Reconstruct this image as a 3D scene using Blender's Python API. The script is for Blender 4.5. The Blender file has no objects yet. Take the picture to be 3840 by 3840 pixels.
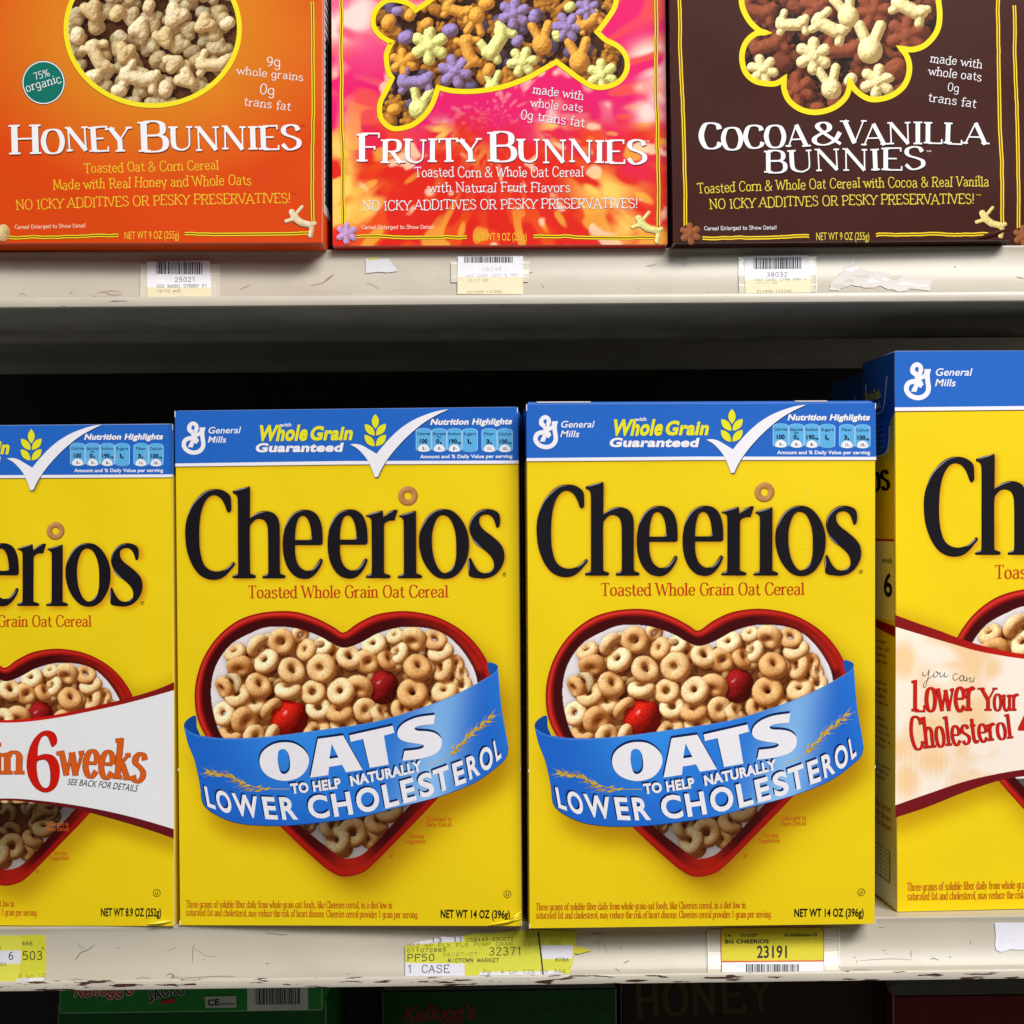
import bpy, math, random
import numpy as np
from mathutils import Matrix, Vector
from mathutils.geometry import tessellate_polygon
random.seed(7); rng = np.random.default_rng(11)
R = math.radians
sc = bpy.context.scene
COL = sc.collection

# ------------------------------------------------------------------ camera
FPX, DIST, S = 5677.0, 0.86, 3840.0          # focal length and size in photo pixels, metres to the shelf edge
ROLL, YAW, HOR = R(0.507), R(0.752), 2080.0
cam = bpy.data.objects.new('camera', bpy.data.cameras.new('camera')); COL.objects.link(cam)
fw = Vector((math.sin(YAW), math.cos(YAW), 0)); rt = Vector((math.cos(YAW), -math.sin(YAW), 0)); up = Vector((0, 0, 1))
rt2 = math.cos(ROLL) * rt - math.sin(ROLL) * up; up2 = math.sin(ROLL) * rt + math.cos(ROLL) * up
m = Matrix.Identity(4)
for i in range(3):
    m[i][0] = rt2[i]; m[i][1] = up2[i]; m[i][2] = -fw[i]; m[i][3] = (0, -DIST, 0)[i]
cam.matrix_world = m
cam.data.sensor_width = 36; cam.data.lens = 36 * FPX / S
cam.data.shift_y = (HOR - S / 2) / S
cam.data.clip_start = .01; cam.data.clip_end = 50
sc.camera = cam

# ------------------------------------------------------------------ world, lamps, exposure
w = bpy.data.worlds.new('World'); sc.world = w; w.use_nodes = True
w.node_tree.nodes['Background'].inputs[0].default_value = (.9, .95, 1, 1)
w.node_tree.nodes['Background'].inputs[1].default_value = .055
def lamp(name, loc, target, sx, sy, power, col):
    d = bpy.data.lights.new(name, 'AREA'); d.shape = 'RECTANGLE'; d.size = sx; d.size_y = sy; d.energy = power; d.color = col
    o = bpy.data.objects.new(name, d); COL.objects.link(o); o.location = loc
    o.rotation_euler = (Vector(target) - Vector(loc)).to_track_quat('-Z', 'Y').to_euler()
lamp('ceiling_lamp', (1.05, -2.0, 1.8), (.05, 0, -.1), 2.0, .5, 97, (1, .97, .93))
lamp('front_fill', (1.2, -2.7, 1.5), (.05, 0, -.1), 1.8, .8, 32, (.97, .98, 1))  # unseen front fill, added to even out the light on the box fronts
sc.view_settings.view_transform = 'Standard'; sc.view_settings.look = 'None'
sc.view_settings.exposure = 0; sc.view_settings.gamma = 1; sc.view_settings.use_curve_mapping = False

# ------------------------------------------------------------------ colour + materials
def c(r, g, b, k=1.0):
    f = lambda v: (v / 255 / 12.92 if v <= 10 else ((v / 255 + .055) / 1.055) ** 2.4)
    return (f(r) * k, f(g) * k, f(b) * k)
def mat(name, rough=.5, spec=.5, attr=True, color=(.5, .5, .5), noise=.05, nscale=900, bump=.0, bscale=1500, metal=0, stretch=(1, 1, 1), wavy=0):
    mt = bpy.data.materials.new(name); mt.use_nodes = True
    nt = mt.node_tree; n = nt.nodes; l = nt.links; b = n['Principled BSDF']
    b.inputs['Roughness'].default_value = rough; b.inputs['Specular IOR Level'].default_value = spec; b.inputs['Metallic'].default_value = metal
    tc = n.new('ShaderNodeTexCoord'); mp = n.new('ShaderNodeMapping'); mp.inputs['Scale'].default_value = stretch
    l.new(tc.outputs['Object'], mp.inputs['Vector'])
    nz = n.new('ShaderNodeTexNoise'); nz.inputs['Scale'].default_value = nscale; nz.inputs['Detail'].default_value = 3
    l.new(mp.outputs[0], nz.inputs['Vector'])
    mr = n.new('ShaderNodeMapRange'); mr.inputs['From Min'].default_value = .3; mr.inputs['From Max'].default_value = .7
    mr.inputs['To Min'].default_value = 1 - noise; mr.inputs['To Max'].default_value = 1 + noise; l.new(nz.outputs['Fac'], mr.inputs['Value'])
    mx = n.new('ShaderNodeVectorMath'); mx.operation = 'SCALE'; l.new(mr.outputs[0], mx.inputs['Scale'])
    if attr:
        at = n.new('ShaderNodeAttribute'); at.attribute_name = 'Col'; l.new(at.outputs['Color'], mx.inputs[0])
    else:
        mx.inputs[0].default_value = color
    l.new(mx.outputs[0], b.inputs['Base Color'])
    if bump:
        n2 = n.new('ShaderNodeTexNoise'); n2.inputs['Scale'].default_value = bscale; n2.inputs['Detail'].default_value = 2
        l.new(mp.outputs[0], n2.inputs['Vector'])
        bp = n.new('ShaderNodeBump'); bp.inputs['Strength'].default_value = bump; bp.inputs['Distance'].default_value = .0004
        l.new(n2.outputs['Fac'], bp.inputs['Height']); l.new(bp.outputs[0], b.inputs['Normal'])
        if wavy:
            tc3 = n.new('ShaderNodeNewGeometry'); n3 = n.new('ShaderNodeTexNoise'); n3.inputs['Scale'].default_value = 9; n3.inputs['Detail'].default_value = 1.5; l.new(tc3.outputs['Position'], n3.inputs['Vector'])
            b3 = n.new('ShaderNodeBump'); b3.inputs['Strength'].default_value = wavy; b3.inputs['Distance'].default_value = .01; l.new(n3.outputs['Fac'], b3.inputs['Height']); l.new(b3.outputs[0], bp.inputs['Normal'])
    return mt
CARD = mat('printed_card', .5, .09, bump=.05, bscale=700, noise=.03, nscale=1100, wavy=.45)
PAPER = mat('label_paper', .6, .3, noise=.04, nscale=500)
DARKCARD = mat('shaded_card', .6, .2, noise=.1, nscale=60)

# ------------------------------------------------------------------ zones (crops of the photo -> photo pixels)
ZN = dict(F=(0, 0, 1), U1=(0, 0, .6522), U2=(1220, 0, .6832), U3=(2500, 0, .6936), A=(640, 1500, .6936), B=(640, 2250, .6936),
          L=(0, 1560, 1.035), R=(3200, 1260, 1.149), S5=(0, 3440, .6625), S6=(1280, 3440, .6625), S7=(2560, 3340, .6625),
          R4=(660, 1800, .3416), R5=(1280, 1800, .3416), R6=(3220, 1300, .3209), V1=(680, 2640, .3209), V2=(1280, 2480, .3313),
          V3=(0, 2540, .3416), V4=(3220, 2280, .4348), T1=(0, 3440, .1553), T2=(1480, 3440, .3934), H1=(740, 2320, .3106), H2=(1300, 2300, .3106),
          N1=(640, 1520, .352), N2=(1280, 1520, .352), C8=(3600, 700, .1553), C7=(2400, 700, .1553), C6=(1100, 700, .1553))
def Z(z, pts):
    x0, y0, s = ZN[z]; a = np.asarray(pts, float)
    return a * s + np.array([x0, y0])
def hom(src, dst):
    A = []; b = []
    for (x, y), (u, v) in zip(src, dst):
        A.append([x, y, 1, 0, 0, 0, -u * x, -u * y]); b.append(u)
        A.append([0, 0, 0, x, y, 1, -v * x, -v * y]); b.append(v)
    h = np.linalg.solve(np.array(A, float), np.array(b, float)); H = np.append(h, 1).reshape(3, 3)
    def f(p):
        p = np.atleast_2d(np.asarray(p, float)); q = np.c_[p, np.ones(len(p))] @ H.T
        return q[:, :2] / q[:, 2:]
    return f
def parse(s):
    pts = []; cor = []
    for t in s.split():
        k = t.endswith('!'); t = t.rstrip('!'); x, y = t.split(','); pts.append((float(x), float(y))); cor.append(k)
    return np.array(pts), cor
def catmull(P, cor=None, closed=True, n=5):
    P = np.asarray(P, float); N = len(P); cor = cor or [False] * N; out = []
    for i in range(N if closed else N - 1):
        p1, p2 = P[i], P[(i + 1) % N]; c1, c2 = cor[i], cor[(i + 1) % N]
        p0 = P[i - 1] if (closed or i > 0) and not c1 else p1
        p3 = P[(i + 2) % N] if (closed or i < N - 2) and not c2 else p2
        if c1 and c2: out.append(p1); continue
        for k in range(n):
            t = k / n
            out.append(.5 * (2 * p1 + (p2 - p0) * t + (2 * p0 - 5 * p1 + 4 * p2 - p3) * t * t + (3 * p1 - p0 - 3 * p2 + p3) * t ** 3))
    if not closed: out.append(P[-1])
    return np.array(out)
def path(z, s, closed=True, n=5):
    p, k = parse(s); return Z(z, catmull(p, k, closed, n))

# ------------------------------------------------------------------ mesh accumulator (x, z on the face; y towards the viewer is negative)
LAY = 1.0e-4
class MB:
    def __init__(s, f=None): s.v = []; s.c = []; s.f = []; s.n = 0; s.map = f; s.done = []
    def cut(s, name=None):
        """end this piece; what follows becomes an object of its own"""
        if s.v: s.done.append((s.v, s.c, s.f, name)); s.v = []; s.c = []; s.f = []; s.n = 0
    def raw(s, v, faces, col, layer=0.0):
        v = np.asarray(v, float)
        if v.shape[1] == 2: v = np.c_[v[:, 0], np.full(len(v), -layer * LAY), v[:, 1]]
        col = np.asarray(col, float)
        if col.ndim == 1: col = np.tile(col, (len(v), 1))
        s.v.append(v); s.c.append(col); s.f.append((np.asarray(faces, int) + s.n)); s.n += len(v)
    def poly(s, pts, col, layer=1, holes=()):
        loops = [pts] + list(holes)
        if s.map: loops = [s.map(l) for l in loops]
        tri = tessellate_polygon([[Vector((p[0], p[1], 0)) for p in l] for l in loops])
        V = np.concatenate(loops)
        T = []
        for t in tri:
            a, b, d = V[list(t)]
            cr = (b[0] - a[0]) * (d[1] - a[1]) - (b[1] - a[1]) * (d[0] - a[0])
            if abs(cr) < 1e-16: continue
            T.append(t if cr > 0 else t[::-1])
        if T: s.raw(V, T, col, layer)
    def tris(s, V, T, col, layer=1):
        if s.map: V = s.map(V)
        T = np.asarray(T); a, b, d = V[T[:, 0]], V[T[:, 1]], V[T[:, 2]]
        cr = (b[:, 0] - a[:, 0]) * (d[:, 1] - a[:, 1]) - (b[:, 1] - a[:, 1]) * (d[:, 0] - a[:, 0])
        T = T[np.abs(cr) > 1e-15]; cr = cr[np.abs(cr) > 1e-15]
        T = np.where(cr[:, None] > 0, T, T[:, ::-1]); s.raw(V, T, col, layer)
    def stroke(s, pts, wid, col, layer=1, closed=False, bend=None):
        V, T = ribbon(pts, wid, closed)
        if bend: V = bend(V)
        s.tris(V, T, col, layer)
    def build(s, name, material, parent=None, smooth=False):
        if s.done:
            s.cut(); parts = s.done; s.done = []; first = None
            for v, c_, f, nm in parts:
                s.v, s.c, s.f = v, c_, f; o = s.build(nm or name, material, parent or first, smooth); first = first or o
            return first
        me = bpy.data.meshes.new(name)
        if s.v:
            V = np.concatenate(s.v); Cc = np.concatenate(s.c)
            F3 = [f for f in s.f if f.shape[1] == 3]; F4 = [f for f in s.f if f.shape[1] == 4]
            a = np.concatenate(F3) if F3 else np.zeros((0, 3), int); b = np.concatenate(F4) if F4 else np.zeros((0, 4), int)
            me.vertices.add(len(V)); me.vertices.foreach_set('co', V.ravel().astype(np.float32))
            idx = np.concatenate([a.ravel(), b.ravel()]); me.loops.add(len(idx)); me.loops.foreach_set('vertex_index', idx.astype(np.int32))
            tot = np.concatenate([np.full(len(a), 3), np.full(len(b), 4)]); st = np.concatenate([[0], np.cumsum(tot)[:-1]])
            me.polygons.add(len(tot)); me.polygons.foreach_set('loop_start', st.astype(np.int32))
            me.update(calc_edges=True)
            at = me.color_attributes.new('Col', 'FLOAT_COLOR', 'POINT')
            at.data.foreach_set('color', np.c_[Cc, np.ones(len(Cc))].ravel().astype(np.float32))
        me.materials.append(material)
        if smooth: me.polygons.foreach_set('use_smooth', [True] * len(me.polygons))
        o = bpy.data.objects.new(name, me); COL.objects.link(o)
        if parent: o.parent = parent
        return o
def ribbon(P, wid, closed=False):
    P = np.asarray(P, float); N = len(P); wid = np.broadcast_to(np.asarray(wid, float), (N,))
    if closed: d1 = P - np.roll(P, 1, 0); d2 = np.roll(P, -1, 0) - P
    else:
        d2 = np.vstack([P[1:] - P[:-1], P[-1:] - P[-2:-1]]); d1 = np.vstack([d2[:1], d2[:-1]])
    nn = lambda d: d / (np.linalg.norm(d, axis=1, keepdims=True) + 1e-12)
    d1, d2 = nn(d1), nn(d2); t = nn(d1 + d2); nrm = np.c_[-t[:, 1], t[:, 0]]
    cs = np.clip((t * d2).sum(1), .45, 1)
    h = (wid / 2 / cs)[:, None]
    V = np.vstack([P + nrm * h, P - nrm * h]); T = []
    for i in range(N if closed else N - 1):
        j = (i + 1) % N; T += [(i, j, N + j), (i, N + j, N + i)]
    return V, T

# ------------------------------------------------------------------ a stroke alphabet, drawn with a pen (10 = cap height)
GL = {}
for ln in '''A 8.4;_.6,0s 4,10|4,10 7.6,0s|_1.9,3.4 6.1,3.4
B 7.6;1.5,0s 1.5,10s|~1.5,10 4.5,10 6,8.8 6,6.4 4.5,5.3 1.5,5.3|~1.5,5.3 5,5.3 6.6,3.9 6.6,1.4 5,0 1.5,0
C 8;~7.2,7.6 6.6,9.3 4.5,10.1 2.2,9.3 .9,5 2.2,.8 4.6,-.1 6.6,.8 7.3,2.4
D 8.2;1.5,0s 1.5,10s|~1.5,10 4.4,10 6.6,8.4 7.4,5 6.6,1.6 4.4,0 1.5,0
E 7;1.5,0s 1.5,10s|_1.5,10 6.2,10 6.2,8.4|_1.5,5.2 5,5.2|_1.5,0 6.5,0 6.5,1.7
F 6.6;1.5,0s 1.5,10s|_1.5,10 6.2,10 6.2,8.4|_1.5,5.2 5,5.2 5,4.2
G 8.4;~7,7.8 6.4,9.3 4.5,10.1 2.2,9.3 .9,5 2.2,.8 4.6,-.1 6.3,.5 7.1,1.5|7.1,1.3 7.1,4.6s
H 8.6;1.6,0s 1.6,10s|7,0s 7,10s|_1.6,5.2 7,5.2
I 3.8;1.9,0s 1.9,10s
J 5;~3.6,10s 3.6,2 2.8,.3 1.6,0 .6,.8
K 8;1.5,0s 1.5,10s|_6.6,10s 1.5,4.6|3.2,5.7 7.2,0s
L 6.8;1.5,0s 1.5,10s|_1.5,0 6.3,0 6.3,2
M 10;_1.2,0s 1.8,10s|1.8,10 5,1|_5,1 8.2,10|8.2,10 8.8,0s
N 8.8;_1.5,0s 1.5,10|1.5,10 7.3,0|_7.3,0 7.3,10s|_.4,10 1.5,10
O 8.6;~4.3,10 2,9 .9,5 2,1 4.3,0 6.6,1 7.7,5 6.6,9 4.3,10
P 7.2;1.5,0s 1.5,10s|~1.5,10 5,10 6.6,8.6 6.6,6.4 5,4.8 1.5,4.8
Q 8.6;~4.3,10 2,9 .9,5 2,1 4.3,0 6.6,1 7.7,5 6.6,9 4.3,10|5,2.4 7.6,-1
R 8;1.5,0s 1.5,10s|~1.5,10 5,10 6.4,8.7 6.4,6.5 5,5 1.5,5|3.8,5 7,0s
S 7;~6,7.8 5.2,9.6 3.4,10.1 1.6,9.2 1.2,7.4 2.2,5.9 4.4,4.9 6.1,3.6 6.2,1.6 4.6,.1 2.6,-.1 .9,2
T 7.6;3.8,10 3.8,0s|_.5,8.4 .5,10 7.1,10 7.1,8.4
U 8.4;~1.5,10s 1.5,3 2.4,.8 4.2,0 5.2,.2|~_5.2,.2 6.4,1.1 6.9,3 6.9,10s
V 7.6;.5,10s 3.8,0|_3.8,0 7.1,10s
W 11.4;.4,10s 3.2,0|_3.2,0 5.6,9|5.6,9 8,0|_8,0 10.8,10s
X 7.6;.6,10s 7,0s|_6.8,10s .8,0s
Y 7.6;.5,10s 3.8,4.6 3.8,0s|_3.8,4.6 7.1,10s
Z 7.4;_.8,8.4 .8,10 6.6,10|6.6,10 .7,0|_.7,0 6.7,0 6.7,1.7
& 8.6;~7.8,5.4 6.4,2 4.4,.1 2.2,0 .9,1.4 1,3.2 2.6,4.9 4.6,6.4 5,8.2 4.1,9.8 2.7,9.9 1.8,8.6 2.4,6.8 4.8,3.6 7.9,0
a 6.4;~1.2,5.4 2.2,6.5 4,6.3 4.8,5.2 4.8,3 4.8,1 5.8,.1|~4.8,3.9 2.4,3.5 1,1.9 1.6,.3 3.2,0 4.8,1.3
b 6.6;1.4,10s 1.4,0|~1.4,5 2.4,6.4 4.2,6.4 5.6,4.8 5.6,1.8 4.2,0 2.4,0 1.4,1.4
c 6;~5.2,5.2 4,6.5 2.2,6.2 1,4.4 1,2 2.2,.2 4,0 5.4,1.4
d 6.8;5.2,10s 5.2,0s|~5.2,5 4.2,6.4 2.4,6.4 1,4.8 1,1.8 2.4,0 4.2,0 5.2,1.4
e 6.2;_1.1,3.4 5.3,3.4|~5.3,3.4 5,5.4 3.6,6.5 2,6.1 1,4.3 1,2.1 2.2,.2 3.8,0 5.3,1.5
f 4.3;~4.6,8.8 3.6,10 2.4,9.4 2,8 2,4 2,0s|_.4,6.3 4,6.3
g 6.4;~5,5 4,6.4 2.4,6.4 1,4.8 1,2.2 2.4,.6 4,.6 5,2|~5,6.4 5,1 5,-1.4 4,-2.8 2.2,-2.8 1.1,-1.6
h 6.8;1.4,10s 1.4,0s|~1.4,4.8 2.6,6.3 4.2,6.4 5.2,5.2 5.2,3 5.2,0s
i 3.3;1.7,6.4s 1.7,0s|1.7,8.2 1.7,9.4
j 3.4;~2,6.4s 2,0 1.6,-2 .4,-2.8|2,8.2 2,9.4
k 6.4;1.4,10s 1.4,0s|_5,6.4s 1.4,2.8|2.8,3.7 5.6,0s
l 3.3;1.6,10s 1.6,0s
m 9.6;1.4,6.4s 1.4,0s|~1.4,4.9 2.5,6.2 3.8,6.3 4.7,5.1 4.7,3 4.7,0s|~4.7,4.9 5.8,6.2 7.1,6.3 8,5.1 8,3 8,0s
n 6.8;1.4,6.4s 1.4,0s|~1.4,4.8 2.6,6.3 4.2,6.4 5.2,5.2 5.2,3 5.2,0s
o 6.6;~3.3,6.5 1.7,5.8 1,3.25 1.7,.7 3.3,0 4.9,.7 5.6,3.25 4.9,5.8 3.3,6.5
p 6.6;1.4,6.4s 1.4,-3s|~1.4,5 2.4,6.4 4.2,6.4 5.6,4.8 5.6,1.8 4.2,0 2.4,0 1.4,1.4
r 5;1.4,6.4s 1.4,0s|~1.4,4.4 2.4,6 3.6,6.5 4.5,5.8
s 5.6;~4.6,5.2 3.8,6.4 2.2,6.5 1.1,5.5 1.3,4.2 3,3.4 4.6,2.4 4.8,1.1 3.6,0 2,0 .9,1.2
t 4.6;~2,8.8 2,5 2,2 2.6,.3 3.6,0 4.4,.8|_.4,6.3 4,6.3
u 6.6;~1.3,6.4s 1.3,2 2,.3 3.4,0 4.8,1.4|5.1,6.4s 5.1,0s
v 6;.6,6.4s 3,0|_3,0 5.4,6.4s
w 9;.5,6.4s 2.7,0|_2.7,0 4.5,6|4.5,6 6.3,0|_6.3,0 8.5,6.4s
x 6.2;.7,6.4s 5.5,0s|_5.3,6.4s .7,0s
y 6.2;.6,6.4s 3.2,0|_5.6,6.4s 2,-3
z 5.8;_.8,6.4 5,6.4|5,6.4 .7,0|_.7,0 5.2,0
0 6.6;~3.3,10 1.6,8.8 1,5 1.6,1.2 3.3,0 5,1.2 5.6,5 5,8.8 3.3,10
1 6.6;1.6,8.4 3.4,10|3.4,10 3.4,0s
2 6.6;~1.2,7.8 2,9.5 3.6,10 5.2,9 5.4,7.2 4.2,5 1,0|_1,0 5.8,0
3 6.6;~1.2,9 2.8,10 4.8,9.3 5.2,7.3 4.2,5.6 2.8,5.3|~2.8,5.3 4.8,4.7 5.6,2.8 4.6,.6 2.8,0 1,1
4 6.6;4.4,0 4.4,10|_4.4,10 .8,3|_.8,3 6,3
5 6.6;_5.4,10 1.6,10|1.6,10 1.3,5.4|~1.3,5.4 3,6.2 4.8,5.4 5.5,3.2 4.6,.8 2.8,0 1,1
6 6.6;~5,9.6 3,9 1.6,7 1,4 1.6,1 3.2,0 5,.9 5.6,3 4.8,5 3.2,5.7 1.6,4.8 1.1,3.4
7 6.6;_.9,10 5.8,10|5.8,10 2.6,0
8 6.6;~3.3,10 1.6,9.2 1.5,7 3.3,5.4 5.2,3.8 5.2,1.2 3.3,0 1.4,1.2 1.4,3.8 3.3,5.4 5.1,7 5,9.2 3.3,10
9 6.6;~1.6,.4 3.6,1 5,3 5.6,6 5,9 3.4,10 1.6,9.1 1,7 1.8,5 3.4,4.3 5,5.2 5.5,6.6
. 2.6;1.2,0 1.2,.9
, 2.8;1.5,.9 .9,-1.4
! 3;1.6,10 1.5,3|1.4,0 1.4,1.1
( 3.6;~3,11 1.4,8 1.4,2 3,-1.5
) 3.6;~.6,11 2.2,8 2.2,2 .6,-1.5
/ 5;_.4,-.5 4.4,10.5
- 4.4;_.6,4 3.8,4
% 9;_7.4,10 1.6,0|~2.4,10 1,8.6 1.2,6.6 2.6,5.6 3.8,6.8 3.7,9 2.4,10|~6.6,4.4 5.2,3 5.4,1 6.8,0 8,1.2 7.9,3.4 6.6,4.4
* 4;2,7 2,10|.7,8 3.3,9.2|.7,9.2 3.3,8
' 2;1,10 1,8'''.split('\n'):
    h, body = ln.split(';'); ch, adv = h.split()
    st = []
    for s_ in body.split('|'):
        fl = ''
        while s_[0] in '~_': fl += s_[0]; s_ = s_[1:]
        pts = []; ser = []
        for k, t in enumerate(s_.split()):
            if t.endswith('s'): ser.append(k); t = t[:-1]
            x, y = t.split(','); pts.append((float(x), float(y)))
        st.append((fl, pts, ser))
    GL[ch] = (float(adv), st)
STY = dict(serif=dict(thick=.13, thin=.045, ser=.11), serifb=dict(thick=.19, thin=.075, ser=.09), title=dict(thick=.215, thin=.055, ser=.10, jit=.03, rot=2.5),
           quirk=dict(thick=.092, thin=.078, ser=.10, jit=.045, rot=5), hand=dict(thick=.12, thin=.11, ser=0, jit=.04, rot=3),
           mono=dict(thick=.11, thin=.10, ser=0, mono=1), monob=dict(thick=.19, thin=.17, ser=0, mono=1), monos=dict(thick=.12, thin=.11, ser=.12, mono=1),
           monot=dict(thick=.085, thin=.08, ser=0, mono=1))
def arclen(P):
    d = np.r_[0, np.cumsum(np.linalg.norm(np.diff(P[:, :2], axis=0), axis=1))]; return d
_fc = {}
def sans(txt, bold):
    key = (txt, bold)
    if key in _fc: return _fc[key]
    cu = bpy.data.curves.new('t', 'FONT'); cu.body = txt; cu.size = 1; cu.resolution_u = 4; cu.offset = bold; cu.fill_mode = 'FRONT'; cu.space_character = 1 + bold * 1.5
    ob = bpy.data.objects.new('t', cu); COL.objects.link(ob)
    dg = bpy.context.evaluated_depsgraph_get(); dg.update(); me = bpy.data.meshes.new_from_object(ob.evaluated_get(dg))
    V = np.zeros(len(me.vertices) * 3); me.vertices.foreach_get('co', V); V = V.reshape(-1, 3)[:, :2]
    me.calc_loop_triangles(); T = np.zeros(len(me.loop_triangles) * 3, int); me.loop_triangles.foreach_get('vertices', T)
    bpy.data.objects.remove(ob); bpy.data.curves.remove(cu); bpy.data.meshes.remove(me)
    _fc[key] = (V, T.reshape(-1, 3)); return _fc[key]
CAPU = .729
def text(M, z, txt, base, cap, col, font='sans', layer=2, bold=.0, lean=None, shear=0, small=None, shadow=None, wmul=1.0, outline=None):
    """fit txt along a baseline (zone z points, 2+ points); cap height(s) in zone units"""
    sc_ = ZN[z][2]; P = Z(z, np.array(base, float)); caps = np.atleast_1d(np.array(cap, float)) * sc_
    if len(P) > 2: P = catmull(P, None, False, 6)
    al = arclen(P); L = al[-1]
    capf = lambda x: np.interp(x, np.linspace(0, L, len(caps)), caps)
    C0 = caps.mean()
    def bend(V):
        x, y = V[:, 0], V[:, 1]; y_ = y / C0 * capf(x)
        px = np.interp(x, al, P[:, 0]); py = np.interp(x, al, P[:, 1])
        e = L * .01; xc_ = np.clip(x, 0, L); xa_, xb_ = np.clip(xc_ + e, 0, L), np.clip(xc_ - e, 0, L)
        tx = np.interp(xa_, al, P[:, 0]) - np.interp(xb_, al, P[:, 0])
        ty = np.interp(xa_, al, P[:, 1]) - np.interp(xb_, al, P[:, 1]); q = np.hypot(tx, ty) + 1e-9; tx /= q; ty /= q
        over = np.where(x < 0, x, np.where(x > L, x - L, 0)); px = px + over * tx; py = py + over * ty
        if lean is None: ux, uy = ty, -tx
        else: ux, uy = np.full_like(x, math.sin(R(lean))), np.full_like(x, -math.cos(R(lean)))
        sh = math.tan(R(shear)) * y_
        return np.c_[px + ux * y_ + tx * sh, py + uy * y_ + ty * sh]
    out = []
    if font == 'sans':
        V, T = sans(txt, bold); V = V.copy(); x0, x1 = V[:, 0].min(), V[:, 0].max()
        V[:, 0] = (V[:, 0] - x0) / (x1 - x0) * L; V[:, 1] *= C0 / CAPU; out.append((V, T))
    else:
        st = STY[font]; x = 0; items = []
        for k, ch in enumerate(txt):
            if ch == ' ': x += 6.6 if st.get('mono') else 3.6; continue
            s_ = 1.0; g = ch
            if small and ch.islower(): g = ch.upper(); s_ = small
            if g not in GL: g = '-'
            adv, strokes = GL[g]
            if st.get('mono'): items.append((g, x, 6.0 / adv, s_, strokes)); x += 6.6
            else: items.append((g, x, 1, s_, strokes)); x += adv * s_
        lastadv = .6
        sx = L / max(x - lastadv, 1); sy = C0 / 10; cr_ = min(1.0, (sx / sy) ** .75) if not st.get('mono') else 1.0
        rr = random.Random(len(txt) * 7 + ord(txt[0]))
        for (g, gx, mx, s_, strokes) in items:
            jy = rr.uniform(-1, 1) * st.get('jit', 0) * C0; ja = R(rr.uniform(-1, 1) * st.get('rot', 0)); js = 1 + rr.uniform(-1, 1) * st.get('jit', 0)
            cx = (gx + GL[g][0] * s_ * mx / 2) * sx; cy = 5 * sy * s_
            for fl, pts, ser in strokes:
                p = np.array(pts, float) * [mx, 1]
                if '~' in fl:
                    clo = np.allclose(p[0], p[-1])
                    q = catmull(p[:-1], None, True, 4) if clo else catmull(p, None, False, 4)
                    if clo: q = np.vstack([q, q[:1]])
                else: q = p
                q = np.c_[(gx - .3 + q[:, 0] * s_) * sx, q[:, 1] * s_ * sy]
                d = np.gradient(q, axis=0) if len(q) > 1 else np.array([[0, 1.]])
                an = np.abs(d[:, 1]) / (np.hypot(d[:, 0], d[:, 1]) + 1e-9)
                th = st['thick'] * (.82 if s_ < 1 else 1) * cr_; tn = st['thin'] * (.5 + .5 * cr_)
                if '_' in fl: th = tn
                wd = (tn + (th - tn) * an ** 1.6) * C0 * wmul
                rot = lambda a: np.c_[cx + (a[:, 0] - cx) * math.cos(ja) * js - (a[:, 1] - cy) * math.sin(ja), cy + (a[:, 0] - cx) * math.sin(ja) + (a[:, 1] - cy) * math.cos(ja) * js + jy]
                if st.get('ser', 0) == 0 and len(q) > 1:   # round-ish pen ends
                    for e, f_ in ((0, 1), (-1, -2)):
                        dd = q[e] - q[f_]; q[e] = q[e] + dd / (np.hypot(*dd) + 1e-9) * wd[e] * .35
                out.append(ribbon(rot(q), wd))
                for k in ser:
                    e = pts[k]; px_ = (gx - .3 + e[0] * mx * s_) * sx; py_ = e[1] * s_ * sy; sl = st['ser'] * C0 * s_ * cr_ + (th * C0) * .45
                    if sl > 0:
                        tt = st['thin'] * C0 * wmul * 1.1; yo = tt / 2 if e[1] < 5 else -tt / 2
                        if st.get('jit'): yo += rr.uniform(-.3, .3) * tt
                        tilt = (.25 if (font.startswith('serif') and e[1] > 5 and g not in 'HIKXVWYUN') else 0) * sl
                        a_, b_ = (px_ - sl, py_ + yo - tilt), (px_ + sl * (.4 if tilt else 1), py_ + yo + tilt * .2)
                        out.append(ribbon(rot(np.array([a_, b_])), tt))
    for k, (V, T) in enumerate(out):
        B = bend(V)
        M.tris(B, T, col, layer + .06 * (k % 7))
        if shadow:
            dx, dy, scol = shadow; M.tris(B + [dx, dy], T, scol, layer - .9 + .06 * (k % 7))
    if outline:
        ow, oc = outline
        for k, (V, T) in enumerate(out):
            if font != 'sans':
                V2 = V.copy(); N = len(V) // 2; ctr = (V[:N] + V[N:]) / 2; d = V[:N] - ctr; ln_ = np.linalg.norm(d, axis=1, keepdims=True) + 1e-9
                V2[:N] = ctr + d * (1 + ow / ln_); V2[N:] = ctr - d * (1 + ow / ln_)
                M.tris(bend(V2), T, oc, layer - .5 + .06 * (k % 7))

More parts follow.
